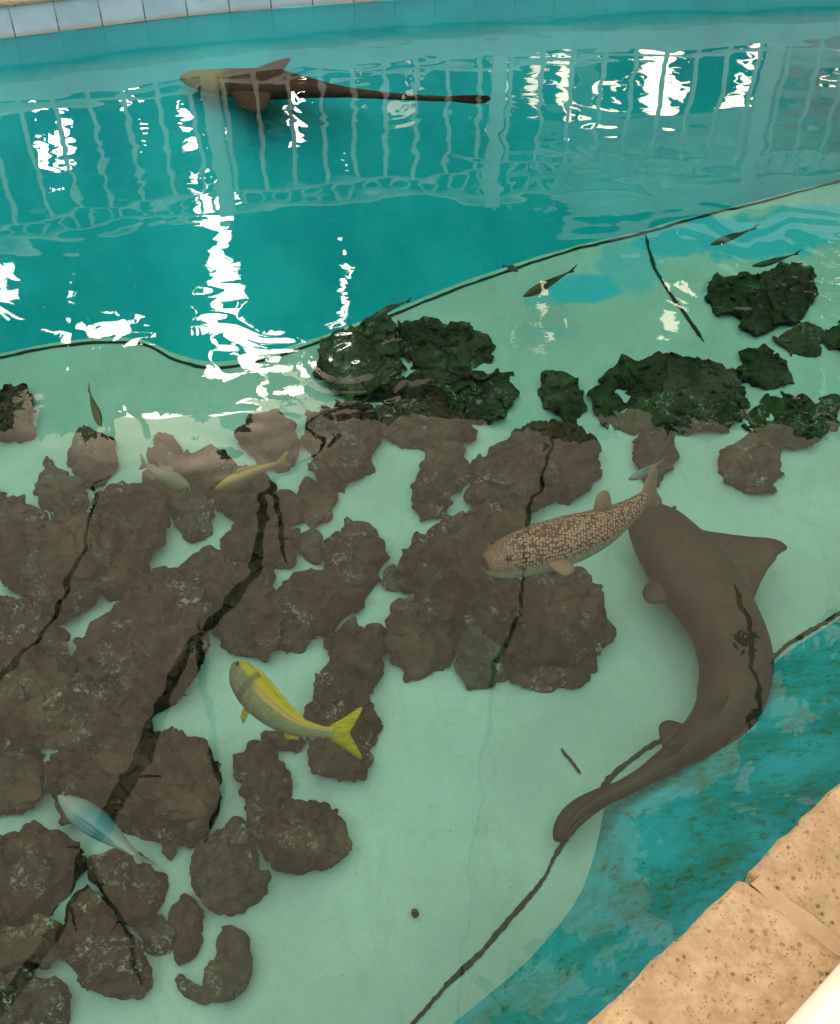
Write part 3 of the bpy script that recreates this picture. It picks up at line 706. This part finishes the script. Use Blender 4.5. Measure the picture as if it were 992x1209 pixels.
creature('yellow_fish', 'grey fish with bright yellow back and forked yellow tail over the lower left rocks', 'fish',
  SP([(276, 784), (292, 808), (318, 836), (348, 856), (378, 864), (396, 865)], -.42),
  [(0, .006, .010, .010), (.04, .016, .026, .025), (.12, .026, .040, .038), (.25, .031, .047, .045), (.4, .031, .045, .043), (.6, .024, .035, .034), (.78, .013, .021, .02), (.92, .007, .014, .014), (1, .004, .014, .014)],
  [('U', [(.96, .014, .004), (1.05, .034, .0025), (1.16, .060, .0015), (1.185, .056, .001), (1.12, .016, .001), (1.10, 0, .001), (1.12, -.016, .001), (1.185, -.056, .001), (1.16, -.060, .0015), (1.05, -.034, .0025), (.96, -.014, .004)]),
   ('U', [(.16, .035, .005), (.25, .053, .003), (.45, .052, .002), (.72, .031, .001), (.76, .014, .003), (.4, .035, .005)]),
   ('U', [(.28, -.036, .005), (.31, -.072, .003), (.36, -.08, .001), (.35, -.038, .004)]),
   ('U', [(.64, -.028, .004), (.68, -.042, .002), (.76, -.03, .001), (.76, -.016, .003)])],
  t.m, roll=-.75, eyes=(.065, .017, .022, .005))
# pale blue fish
t = NT('blue_fish_skin'); a = t.sep(t.attr('body'))
c = t.mix(t.step(t.math('ABSOLUTE', t.math('SUBTRACT', a[0], .125)), .075, .02), (.27, .33, .30), (.08, .26, .29))
c = t.mix(t.math('MULTIPLY', t.noise(60, 3, .6), .3), c, (.2, .32, .36)); t.color(c); t.b.inputs['Roughness'].default_value = .4
creature('blue_fish', 'pale fish with a blue middle hovering above the largest flat dark boulder', 'fish',
  SP([(70, 940), (92, 956), (118, 976), (146, 998), (164, 1012)], -.28),
  [(0, .004, .006, .006), (.08, .014, .02, .02), (.25, .026, .038, .036), (.45, .028, .042, .042), (.65, .02, .034, .034), (.85, .009, .016, .016), (1, .003, .012, .012)],
  [('U', [(.97, .012, .003), (1.08, .04, .001), (1.12, .035, .001), (1.07, 0, .001), (1.12, -.035, .001), (1.08, -.04, .001), (.97, -.012, .003)]), ('U', [(.3, .035, .003), (.45, .055, .002), (.7, .045, .001), (.75, .02, .002), (.5, .035, .003)])],
  t.m, roll=.5, eyes=(.08, .014, .012, .004))
def small_fish(pts, z, w, h, back, side, label, name='small_fish', group='small fish in the pool', roll=.3):
    m = fish_mat('skin_' + label[:18], back, side, tuple(min(1, x*1.5) for x in side)).m
    creature(name, label, 'fish', SP(pts, z),
      [(0, .15*w, .15*h, .15*h), (.08, .55*w, .55*h, .55*h), (.25, w, h, h), (.45, .95*w, .95*h, .95*h), (.7, .55*w, .6*h, .6*h), (.9, .2*w, .28*h, .28*h), (1, .1*w, .25*h, .25*h)],
      [('U', [(.97, .2*h, .15*w), (1.1, .95*h, .06*w), (1.16, .9*h, .05*w), (1.09, 0, .05*w), (1.16, -.9*h, .05*w), (1.1, -.95*h, .06*w), (.97, -.2*h, .15*w)]),
       ('U', [(.3, .8*h, .12*w), (.4, 1.5*h, .06*w), (.65, .95*h, .05*w), (.7, .5*h, .1*w)])], m, roll, group, rings=30, sides=14)
small_fish([(119, 504), (115, 490), (109, 474), (106, 462)], -.5, .013, .018, (.22, .12, .07), (.30, .19, .12), 'small reddish fish alone on the sand near the left edge')
small_fish([(618, 350), (636, 341), (656, 330), (672, 321)], -.55, .016, .020, (.13, .085, .045), (.18, .12, .07), 'brown fish left of the blue paint patch on the upper sand')
small_fish([(839, 289), (855, 283), (874, 276), (888, 270)], -.5, .012, .016, (.13, .12, .06), (.17, .15, .09), 'olive fish over the blue paint patch at the upper right')
small_fish([(888, 314), (904, 311), (924, 305), (938, 300)], -.5, .011, .014, (.07, .10, .07), (.10, .13, .09), 'dark grey fish above the angular boulder at upper right')
small_fish([(224, 574), (206, 567), (188, 559), (172, 549)], -.4, .017, .026, (.20, .19, .11), (.26, .25, .15), 'greyish fish swimming over the small upper left rocks')
small_fish([(254, 578), (280, 568), (305, 556), (330, 546)], -.45, .018, .026, (.42, .26, .03), (.26, .17, .08), 'long faint yellow fish left of the branch reflection fork', roll=-.2)
small_fish([(612, 320), (605, 317), (596, 314)], -.6, .008, .010, (.12, .09, .06), (.16, .11, .08), 'tiny brown fish close to the far seam line')
small_fish([(445, 374), (456, 366), (470, 360), (480, 356)], -.6, .012, .014, (.18, .13, .09), (.24, .18, .12), 'pinkish fish at the far seam above the rippled boulder')
small_fish([(742, 566), (752, 562), (768, 553), (780, 545)], -.45, .012, .016, (.16, .24, .26), (.25, .32, .33), 'pale bluish fish just above the tail of the pufferfish')

# ------------------------------------------------------------------ far railing (seen mirrored in the water)
rl = empty('railing', far_w[80]+Vector((0, .15, .3))); tag(rl, 'pale grey railing with a row of rings standing on the far pool edge', 'railing')
RLn = prof(far_w, [(.16, .3)])[0]
dense = resample(RLn, 1200)
def along(px_list, z=.3):
    out = []
    for px_ in px_list:
        best = min(dense, key=lambda q: abs(proj_x(q.x, q.y, -z)-px_)); out.append(best)
    return out
def proj_x(X, Y, Z):
    dz = Z-HC; fw = Y*CT-dz*ST; return W/2+F*X/fw
def bar_bm(pts, z, r, flat=1.0):
    bm = bmesh.new(); tube_bm(bm, [Vector((p.x, p.y, z)) for p in pts], r, 8, 0, 0, flat); return bm
seg = [p for p in dense if -3.4 < p.x < 3.6]; segs = resample(seg, 120)
for nm, z, r in (('bottom_rail', .36, .012), ('middle_rail', .85, .013), ('top_rail', .97, .019)):
    child(from_bm(nm, bar_bm(segs, z, r), M_RAIL, None, True), rl)
total = sum((b-a).length for a, b in zip(seg, seg[1:])); nb = int(total/.132)
bal = resample(seg, nb)
posts = along([246, 590, 918]) + [bal[2], bal[-3]]
proto = None
for p in bal:
    if any((p-q).length < .05 for q in posts): continue
    if proto is None:
        bm = bmesh.new(); tube_bm(bm, [Vector((0, 0, .3+.56*k/8)) for k in range(9)], .0105, 8); proto = from_bm('baluster', bm, M_RAIL, None, True); o = proto
    else: o = proto.copy(); COL.objects.link(o)
    o.location = (p.x, p.y, 0); child(o, rl)
    if len([1 for c in rl.children if c.name.startswith('baluster')]) > 70: break
pp = None
for p in posts:
    if pp is None:
        bm = bmesh.new(); box_bm(bm, Vector((0, 0, .65)), .065, .065, .72, 0, .006); pp = from_bm('post', bm, M_RAIL); o = pp
    else: o = pp.copy(); COL.objects.link(o)
    o.location = (p.x, p.y, 0); child(o, rl)
rp = None
for p, q in zip(bal, bal[1:]):
    c = (p+q)/2; an = math.atan2(q.y-p.y, q.x-p.x)
    if rp is None:
        bm = bmesh.new(); pts = [Vector((math.cos(2*math.pi*k/20)*.044, 0, math.sin(2*math.pi*k/20)*.044)) for k in range(21)]
        tube_bm(bm, pts, .008, 6); rp = from_bm('ring', bm, M_RAIL, None, True); o = rp
    else: o = rp.copy(); COL.objects.link(o)
    o.location = (c.x, c.y, .908); o.rotation_euler = (0, 0, an); child(o, rl)

# ------------------------------------------------------------------ trees
def leaf_cloud(n, ells, size, seed, keep=None, lump=.55):
    rnd = random.Random(seed); V = []; Fc = []; tries = 0
    while len(Fc) < n and tries < n*12:
        tries += 1
        c, r = rnd.choices(ells, [e[1][0]*e[1][1]*e[1][2] for e in ells])[0]
        d = Vector((rnd.gauss(0, 1), rnd.gauss(0, 1), rnd.gauss(0, 1))).normalized()*rnd.random()**.4
        p = Vector((c[0]+d.x*r[0], c[1]+d.y*r[1], c[2]+d.z*r[2]))
        if noise.noise(p*1.7+Vector((seed, 0, 0)))+.35*noise.noise(p*4.1) < -.28+lump*0-.0: continue
        if keep and not keep(p): continue
        a = Vector((rnd.gauss(0, 1), rnd.gauss(0, 1), rnd.gauss(0, .7))).normalized(); b = a.cross(Vector((rnd.gauss(0, 1), rnd.gauss(0, 1), rnd.gauss(0, 1)))).normalized()
        s = size*(.6+.8*rnd.random()); k = len(V)
        V += [p-a*s, p+b*s*.45-a*s*.1, p+a*s, p-b*s*.45-a*s*.1]; Fc.append((k, k+1, k+2, k+3))
    return V, Fc
def limb(bm, a, b, r0, r1, seed, bend=.12):
    pts = []
    for k in range(9):
        t = k/8; q = a.lerp(b, t) + nvec(Vector((seed, t*2.3, 0)))*bend*(b-a).length*math.sin(math.pi*t); pts.append(q)
    tube_bm(bm, pts, [lerp(r0, r1, k/8) for k in range(9)], 9, .25, seed)
def tree(x, y, label, ells, nleaf, size, seed, mat, r=.12, keep=None, group='trees beyond the far railing'):
    o = empty('tree', (x, y, .285)); tag(o, label, 'tree', group)
    bm = bmesh.new(); base = Vector((x, y, .2)); z0 = min(e[0][2]-e[1][2]*.4 for e in ells); fork = Vector((x+.1, y, max(1.2, z0)))
    limb(bm, base, fork, r, r*.75, seed, .05)
    for k, (c, rr) in enumerate(ells): limb(bm, fork, Vector(c), r*.6, r*.18, seed+k+1)
    child(from_bm('trunk', bm, M_BARK, None, True), o)
    V, Fc = leaf_cloud(nleaf, ells, size, seed, keep); child(mesh('crown', V, Fc, mat, None, False), o)
    return o
# openings through which the bright sky is mirrored (outline in the reflection)
GAPS = [[(-40, 308), (22, 310), (23, 374), (-40, 374)], [(38, 328), (52, 326), (54, 336), (36, 340)], [(72, 322), (84, 322), (96, 338), (86, 340), (76, 332)], [(42, 346), (60, 346), (72, 362), (56, 364)],
        [(62, 396), (100, 368), (150, 362), (160, 374), (130, 384), (176, 402), (170, 410), (120, 402), (70, 408)],
        [(250, 290), (276, 292), (274, 326), (258, 330), (240, 318)], [(252, 340), (290, 345), (298, 375), (328, 382), (325, 402), (338, 430), (330, 432), (302, 405), (208, 404), (240, 392), (252, 380), (232, 370)],
        [(210, 416), (232, 420), (236, 428), (210, 424)], [(240, 440), (290, 438), (352, 424), (364, 434), (366, 464), (340, 456), (300, 446)],
        [(388, 268), (406, 270), (410, 288), (396, 290)], [(398, 306), (406, 312), (404, 345), (398, 358)], [(372, 376), (402, 374), (406, 392), (388, 398)],
        [(430, 438), (486, 416), (492, 428), (470, 440), (480, 446), (440, 450)]]
GAPS = [[(sum(p[0] for p in g)/len(g)+(x-sum(p[0] for p in g)/len(g))*1.28, sum(p[1] for p in g)/len(g)+(y-sum(p[1] for p in g)/len(g))*1.25) for x, y in g] for g in GAPS]
def inpoly(x, y, poly):
    r = False; j = len(poly)-1
    for i in range(len(poly)):
        xi, yi = poly[i]; xj, yj = poly[j]
        if (yi > y) != (yj > y) and x < (xj-xi)*(y-yi)/(yj-yi)+xi: r = not r
        j = i
    return r
def mirror_px(p):
    dz = -p.z-HC; fw = p.y*CT-dz*ST; up = p.y*ST+dz*CT
    return W/2+F*p.x/fw, H/2-F*up/fw
SPARK = [[(966, 270), (1000, 270), (1000, 360), (972, 360)], [(770, 300), (822, 300), (826, 400), (775, 400)], [(560, 400), (640, 330), (700, 400), (640, 440)], [(188, 396), (250, 390), (338, 398), (376, 430), (378, 468), (330, 472), (262, 460), (192, 430)], [(56, 394), (110, 366), (180, 360), (190, 412), (120, 424), (66, 418)], [(30, 112), (86, 106), (110, 250), (52, 256)], [(132, 88), (166, 88), (180, 206), (144, 208)], [(440, 40), (500, 40), (490, 150), (448, 160)], [(530, 40), (570, 40), (566, 170), (530, 170)], [(330, 60), (372, 56), (366, 190), (336, 200)], [(196, 112), (262, 104), (300, 300), (236, 300)], [(-10, 112), (12, 112), (14, 150), (-10, 150)], [(232, 216), (274, 216), (292, 300), (246, 300)], [(398, 60), (440, 60), (420, 200), (380, 200)], [(388, 258), (412, 258), (420, 380), (392, 380)], [(455, 50), (486, 50), (480, 150), (460, 150)]]
def crown_top(x):
    return (468 if x < 50 else 496 if x < 350 else lerp(468, 500, (x-350)/250) if x < 600 else 505 if x < 830 else 505+(x-830)*.35)
def keep_gap(p):
    x, y = mirror_px(p)
    if y > crown_top(x)+40*noise.noise(Vector((x*.014, y*.02, 2)))+12*noise.noise(Vector((x*.04, y*.03, 9)))+10*noise.noise(Vector((x*.07, y*.07, 5))): return False
    if any(inpoly(x, y, g) for g in GAPS): return False
    if x > 560 and noise.noise(p*2.6) > .16 and noise.noise(p*6) > -.15: return False
    if any(inpoly(x, y, g) for g in SPARK) and noise.noise(Vector((x*.05, y*.032, 4.4)))+.4*noise.noise(Vector((x*.14, y*.1, 1.1))) > -.12: return False
    return True
tree(-3.7, 7.4, 'dense dark tree mirrored at the left of the far railing', [((-2.6, 7.0, 3.4), (1.6, 1.1, 1.7)), ((-1.0, 7.3, 4.2), (1.5, 1.1, 1.7)), ((-2.0, 7.2, 1.8), (1.8, .9, 1.2)), ((-2.4, 7.4, 5.2), (1.8, 1.2, 1.0)), ((-3.6, 7.2, 4.0), (1.4, 1, 2.0))], 15000, .11, 11, M_LEAF, .16, keep_gap)
tree(.2, 7.6, 'leafy tree mirrored beyond the middle of the far railing', [((-.2, 7.6, 3.2), (1.3, 1, 1.5)), ((.6, 7.6, 4.6), (1.6, 1.2, 1.3)), ((-.8, 7.6, 5.2), (1.4, 1.1, 1.1)), ((-.9, 7.4, 2.0), (.9, .7, .9))], 9000, .11, 23, M_LEAF2, .13, keep_gap)
tree(3.0, 11.6, 'tall tree mirrored above the pavilion roof at the right', [((1.6, 11.4, 6.4), (1.9, 1.3, 1.7)), ((3.6, 11.6, 6.8), (2.0, 1.3, 1.8)), ((2.6, 11.6, 8.2), (2.2, 1.3, 1.2)), ((5.0, 11.4, 6.8), (1.6, 1.2, 1.8)), ((.2, 11.4, 6.2), (1.4, 1, 1.3))], 12000, .15, 37, M_LEAF, .2, keep_gap)
tree(2.4, 12.6, 'ragged low tree mirrored beneath the pavilion roof between bright gaps', [((.4, 12.4, 3.3), (1.2, .5, 2.2)), ((1.9, 12.6, 3.3), (1.2, .5, 2.1)), ((3.4, 12.5, 3.3), (1.2, .5, 2.2)), ((4.8, 12.6, 3.3), (1.2, .5, 2.1)), ((6.2, 12.6, 3.3), (1.1, .5, 2.2))], 9000, .13, 61, M_LEAF2, .12, lambda p: noise.noise(Vector((p.x*5.0, 0, p.z*1.3))) < -.17+.2*noise.noise(p*6))
# hedge at the left behind the railing
o = empty('hedge', (-2.6, 6.2, .285)); tag(o, 'dark clipped hedge mirrored behind the left part of the far railing', 'hedge')
V, Fc = leaf_cloud(6000, [((-3.2, 6.2, .9), (1.3, .5, .9)), ((-1.9, 6.2, 1.0), (1.2, .5, .9)), ((-.9, 6.3, .8), (.9, .5, .8))], .09, 5, keep_gap); child(mesh('foliage', V, Fc, M_LEAF2, None, False), o)
# pavilion
pv = empty('pavilion', (2.2, 9.4, .285)); tag(pv, 'pale grey roofed pavilion mirrored behind the right part of the railing', 'pavilion')
bm = bmesh.new()
prf = [(8.6, 2.75), (8.6, 2.95), (10.5, 4.95), (11.3, 4.95), (11.3, 4.83), (10.5, 4.81), (8.7, 2.78)]
for x0, x1 in ((-.6, 6.4),):
    A_ = [bm.verts.new((x0, y, z)) for y, z in prf]; B_ = [bm.verts.new((x1, y, z)) for y, z in prf]
    for i in range(len(prf)): bm.faces.new((A_[i], A_[(i+1) % len(prf)], B_[(i+1) % len(prf)], B_[i]))
    bm.faces.new(A_[::-1]); bm.faces.new(B_)
child(from_bm('roof', bm, M_ROOF), pv)
for x in (-.3, 1.35, 3.0, 4.6, 6.1):
    bm = bmesh.new(); box_bm(bm, Vector((x, 8.85, 1.52)), .14, .14, 2.48, 0, .01); child(from_bm('post', bm, M_POST), pv)
# bushes under the pavilion horizon
for k, (x, y, r_) in enumerate([(.9, 9.6, .75), (2.2, 12.8, 1.3), (3.4, 10.0, .85), (4.4, 13, .8), (6.0, 10, .5)]):
    o = empty('bush', (x, y, .285)); tag(o, ['round green bush mirrored behind the railing, nearest the middle post', 'broad bush mirrored far behind the pavilion', 'green bush mirrored under the pavilion roof', 'wide bush mirrored farthest right behind the pavilion', 'bush mirrored at the right end of the railing'][k], 'bush', 'bushes behind the railing')
    V, Fc = leaf_cloud(1100, [((x, y, .3+r_*.8), (r_*1.1, r_*.8, r_))], .09, 50+k); child(mesh('foliage', V, Fc, M_LEAF2, None, False), o)
# pink and white cloth over the railing
c0 = along([945])[0]; ang = .1
bn = empty('cloth', (c0.x, c0.y+.1, .9)); tag(bn, 'pink and white striped cloth hanging behind the right end of the far railing', 'cloth')
for k in range(7):
    bm = bmesh.new(); V = []
    for i in range(13):
        for j in range(5):
            V.append(bm.verts.new((c0.x-.06+i*.035, c0.y+.14+.02*math.sin(i*1.3+j), .34+k*.085+j*.0205)))
    for i in range(12):
        for j in range(4): q = i*5+j; bm.faces.new((V[q], V[q+5], V[q+6], V[q+1]))
    g = bmesh.ops.solidify(bm, geom=bm.faces[:], thickness=.004)
    child(from_bm('stripe', bm, M_PINK if k % 2 == 0 else M_PINKW, None, True), bn)
# overhanging tree: bare boughs over the pool, mirrored as dark branching lines
ob_ = empty('tree', (-4.2, -1.6, .285)); tag(ob_, 'nearly bare tree with dark boughs overhanging the pool, mirrored as black branching lines', 'tree')
bm = bmesh.new()
def bough(pts, wpx, z, root=None, seed=0):
    q = [RQ(x, y, z if not hasattr(z, '__len__') else lerp(z[0], z[1], i/(len(pts)-1))) for i, (x, y) in enumerate(pts)]
    q = catmull(q, len(pts)*9)
    n = len(q); rr = []
    for i, p in enumerate(q):
        w_ = interp([(k/(len(wpx)-1), w) for k, w in enumerate(wpx)], i/(n-1))[0]
        dist = (Vector((p.x, p.y, -p.z))-Vector((0, 0, HC))).length
        rr.append(.40*w_*dist/F*(1+.35*noise.noise(p*6+Vector((seed, 0, 0)))))
    q = [p + nvec(p*7)*.012 for p in q]
    tube_bm(bm, q, rr, 9, .5, seed)
    rnd = random.Random(seed)                       # short twigs
    for i in range(4, n-3, 4):
        a = q[i]; t_ = (q[i+1]-q[i-1]).normalized(); d = (t_*.7+Vector((rnd.gauss(0, .6), rnd.gauss(0, .6), rnd.gauss(0, .3)))).normalized()
        if rnd.random() < .3:
            l = .05+.12*rnd.random(); tube_bm(bm, [a, a+d*l*.5, a+d*l+Vector((0, 0, .01))], [rr[i]*.45, rr[i]*.3, rr[i]*.1], 5)
    return q
B1 = bough([(-20, 1222), (30, 1150), (70, 1085), (105, 1010), (145, 938), (182, 866), (216, 796), (240, 752), (268, 716), (302, 676), (304, 622), (314, 586), (344, 550), (378, 508), (392, 484)], [20, 19, 17, 22, 24, 16, 13, 11, 13, 12, 12, 9, 8, 6, 4], (3.0, 4.4), None, 3)
bough([(318, 578), (324, 604), (332, 634), (342, 666)], [8, 8, 7, 3], (4.1, 3.9), None, 5)
bough([(238, 756), (244, 800), (252, 850), (256, 900), (262, 930), (254, 962), (240, 1000)], [9, 9, 11, 11, 9, 7, 3], (3.7, 3.4), None, 7)
bough([(104, 1014), (116, 1046), (136, 1080), (154, 1116), (164, 1162)], [12, 10, 8, 7, 4], (3.3, 3.2), None, 9)
B2 = bough([(-30, 850), (0, 800), (40, 752), (74, 706), (98, 654), (108, 604), (118, 578), (136, 560)], [9, 7, 6, 6, 6, 6, 5, 4], (3.4, 3.9), None, 13)
B3 = bough([(540, 1240), (552, 1080), (566, 940), (578, 840), (592, 776), (612, 726), (616, 684), (618, 626), (638, 568), (652, 528)], [3, 3, 3, 4, 7, 7, 5, 6, 6, 4], (3.2, 4.3), None, 17)
bough([(905, 860), (898, 824), (884, 792), (890, 752), (876, 716), (868, 690)], [6, 7, 6, 9, 7, 3], (3.5, 3.9), None, 19)
# trunk and limbs behind the viewer joining the boughs
crotch = Vector((-3.9, -1.4, 2.6)); limb(bm, Vector((-4.2, -1.6, .2)), crotch, .2, .16, 2, .06)
limb(bm, crotch, B1[0], .12, .055, 4); limb(bm, crotch, B2[0], .09, .02, 6); limb(bm, crotch, B3[0], .09, .012, 8, .05)
child(from_bm('trunk', bm, M_BARK, None, True), ob_)
# unseen leafy tree, added to darken the mirror over the near wall
DARK = [(1120, 660), (985, 730), (925, 772), (908, 850), (868, 892), (800, 945), (735, 972), (700, 1030), (645, 1105), (565, 1162), (500, 1240), (640, 1330), (900, 1330), (1140, 1000)]
lt = empty('tree', (3.6, -.8, .285)); tag(lt, 'unseen leafy tree over the right side of the pool, added to darken the mirror over the mottled near wall', 'tree')
ell = [(tuple(RQ(x, y, 4.0)), (r_, r_, .22)) for x, y, r_ in ((1010, 800, .5), (960, 900, .55), (890, 980, .5), (820, 1060, .5), (740, 1120, .45), (650, 1190, .4), (860, 1140, .5), (980, 1020, .55), (760, 1240, .45), (930, 830, .4), (590, 1240, .3))]
V, Fc = leaf_cloud(3600, ell, .085, 91, lambda p: noise.noise(p*2.2) < .12 and (lambda m: inpoly(m[0]+22*noise.noise(p*3), m[1]+22*noise.noise(p*3+Vector((7, 0, 0))), DARK))(mirror_px(p)))
child(mesh('crown', V, Fc, M_LEAF, None, False), lt)
bm2 = bmesh.new(); cr2 = Vector((3.5, -.4, 2.9)); limb(bm2, Vector((3.6, -.8, .2)), cr2, .18, .14, 31, .05)
for k in (0, 2, 4, 6, 8): limb(bm2, cr2, Vector(ell[k][0]), .07, .015, 40+k, .08)
child(from_bm('trunk', bm2, M_BARK, None, True), lt)
# leafy sprays at the bough tips (dark clumps in the mirror)
tips = [RQ(880, 760, 3.8), RQ(905, 850, 3.7)]
V, Fc = leaf_cloud(60, [(tuple(q), (.10, .10, .10)) for q in tips], .04, 71); child(mesh('crown', V, Fc, M_LEAF, None, False), ob_)

# ------------------------------------------------------------------ world, sun, camera
SUN_EL, SUN_AZ = math.radians(32.5), math.radians(-14.0)
w = bpy.data.worlds.new('World'); SC.world = w; w.use_nodes = True
nt = w.node_tree; bg = nt.nodes['Background']; bg.inputs['Strength'].default_value = .1
sky = nt.nodes.new('ShaderNodeTexSky'); sky.sky_type = 'NISHITA'; sky.sun_disc = False; sky.sun_elevation = SUN_EL; sky.sun_rotation = SUN_AZ
tc = nt.nodes.new('ShaderNodeTexCoord'); ns = nt.nodes.new('ShaderNodeTexNoise'); ns.inputs['Scale'].default_value = 2.2; ns.inputs['Detail'].default_value = 4
nt.links.new(tc.outputs['Generated'], ns.inputs['Vector'])
mr = nt.nodes.new('ShaderNodeMapRange'); mr.inputs[1].default_value = .3; mr.inputs[2].default_value = .7; mr.inputs[3].default_value = .7; mr.inputs[4].default_value = 1.0
nt.links.new(ns.outputs[0], mr.inputs[0])
cr = nt.nodes.new('ShaderNodeMix'); cr.data_type = 'RGBA'; nt.links.new(ns.outputs[0], cr.inputs[0]); cr.inputs[6].default_value = (14, 12.2, 9.9, 1); cr.inputs[7].default_value = (19, 17.0, 14.2, 1)
mx = nt.nodes.new('ShaderNodeMix'); mx.data_type = 'RGBA'; nt.links.new(mr.outputs[0], mx.inputs[0]); nt.links.new(sky.outputs[0], mx.inputs[6]); nt.links.new(cr.outputs[2], mx.inputs[7])
nv = nt.nodes.new('ShaderNodeVectorMath'); nv.operation = 'NORMALIZE'; nt.links.new(tc.outputs['Generated'], nv.inputs[0])
dp = nt.nodes.new('ShaderNodeVectorMath'); dp.operation = 'DOT_PRODUCT'; nt.links.new(nv.outputs[0], dp.inputs[0])
dp.inputs[1].default_value = (math.sin(SUN_AZ)*math.cos(SUN_EL), math.cos(SUN_AZ)*math.cos(SUN_EL), math.sin(SUN_EL))
gr = nt.nodes.new('ShaderNodeMapRange'); gr.interpolation_type = 'SMOOTHSTEP'; gr.inputs[1].default_value = .974; gr.inputs[2].default_value = .997; gr.inputs[3].default_value = 1.0; gr.inputs[4].default_value = 6.0
nt.links.new(dp.outputs['Value'], gr.inputs[0])
sc_ = nt.nodes.new('ShaderNodeVectorMath'); sc_.operation = 'SCALE'; s0 = nt.nodes.new('ShaderNodeSeparateXYZ'); nt.links.new(nv.outputs[0], s0.inputs[0])
fb = nt.nodes.new('ShaderNodeMapRange'); fb.interpolation_type = 'SMOOTHSTEP'; fb.inputs[1].default_value = -.25; fb.inputs[2].default_value = .2; nt.links.new(s0.outputs[1], fb.inputs[0])
tint = nt.nodes.new('ShaderNodeMix'); tint.data_type = 'RGBA'; tint.inputs[6].default_value = (1.75, 1.85, 1.95, 1); tint.inputs[7].default_value = (1.14, 1.0, .86, 1); nt.links.new(fb.outputs[0], tint.inputs[0])
mu = nt.nodes.new('ShaderNodeVectorMath'); mu.operation = 'MULTIPLY'; nt.links.new(mx.outputs[2], mu.inputs[0]); nt.links.new(tint.outputs[2], mu.inputs[1])
nt.links.new(mu.outputs[0], sc_.inputs[0]); dp2 = nt.nodes.new('ShaderNodeVectorMath'); dp2.operation = 'DOT_PRODUCT'; nt.links.new(nv.outputs[0], dp2.inputs[0])
a2, e2 = math.radians(15), math.radians(31); dp2.inputs[1].default_value = (math.sin(a2)*math.cos(e2), math.cos(a2)*math.cos(e2), math.sin(e2))
g2 = nt.nodes.new('ShaderNodeMapRange'); g2.interpolation_type = 'SMOOTHSTEP'; g2.inputs[1].default_value = .980; g2.inputs[2].default_value = .997; g2.inputs[3].default_value = 0.0; g2.inputs[4].default_value = 7.0
nt.links.new(dp2.outputs['Value'], g2.inputs[0])
ad = nt.nodes.new('ShaderNodeMath'); ad.operation = 'ADD'; nt.links.new(gr.outputs[0], ad.inputs[0]); nt.links.new(g2.outputs[0], ad.inputs[1])
sx = nt.nodes.new('ShaderNodeSeparateXYZ'); nt.links.new(nv.outputs[0], sx.inputs[0])
g3 = nt.nodes.new('ShaderNodeMapRange'); g3.interpolation_type = 'SMOOTHSTEP'; g3.inputs[1].default_value = .52; g3.inputs[2].default_value = .36; g3.inputs[3].default_value = 0.0; g3.inputs[4].default_value = 2.6
nt.links.new(sx.outputs[2], g3.inputs[0])
g4 = nt.nodes.new('ShaderNodeMapRange'); g4.interpolation_type = 'SMOOTHSTEP'; g4.inputs[1].default_value = .3; g4.inputs[2].default_value = .8; g4.inputs[3].default_value = 0.0; g4.inputs[4].default_value = 1.0
nt.links.new(sx.outputs[1], g4.inputs[0])
a3 = nt.nodes.new('ShaderNodeMath'); a3.operation = 'MULTIPLY_ADD'; nt.links.new(g3.outputs[0], a3.inputs[0]); nt.links.new(g4.outputs[0], a3.inputs[1]); nt.links.new(ad.outputs[0], a3.inputs[2])
nt.links.new(a3.outputs[0], sc_.inputs['Scale'])
nt.links.new(sc_.outputs[0], bg.inputs['Color'])
ld = bpy.data.lights.new('sun', 'SUN'); ld.energy = 1.6; ld.angle = math.radians(19); ld.color = (1, .95, .87)
lo = bpy.data.objects.new('sun', ld); COL.objects.link(lo)
sd = Vector((math.sin(SUN_AZ)*math.cos(SUN_EL), math.cos(SUN_AZ)*math.cos(SUN_EL), math.sin(SUN_EL)))
lo.rotation_euler = sd.to_track_quat('Z', 'Y').to_euler(); lo.location = sd*30
cam = bpy.data.cameras.new('camera'); co = bpy.data.objects.new('camera', cam); COL.objects.link(co)
cam.sensor_fit = 'VERTICAL'; cam.sensor_height = 24.0; cam.lens = 24.0*F/H; cam.clip_end = 2000; cam.clip_start = .02
co.location = (0, 0, HC); co.rotation_euler = (math.pi/2-TH, 0, 0); SC.camera = co
vs = SC.view_settings; vs.view_transform = 'Standard'; vs.look = 'None'; vs.exposure = 0.13; vs.gamma = 1.0; vs.use_curve_mapping = False
SC.render.engine = 'CYCLES'; SC.cycles.use_denoising = True; SC.cycles.max_bounces = 6; SC.cycles.transparent_max_bounces = 12
SC.cycles.caustics_reflective = False; SC.cycles.sample_clamp_indirect = 6.0
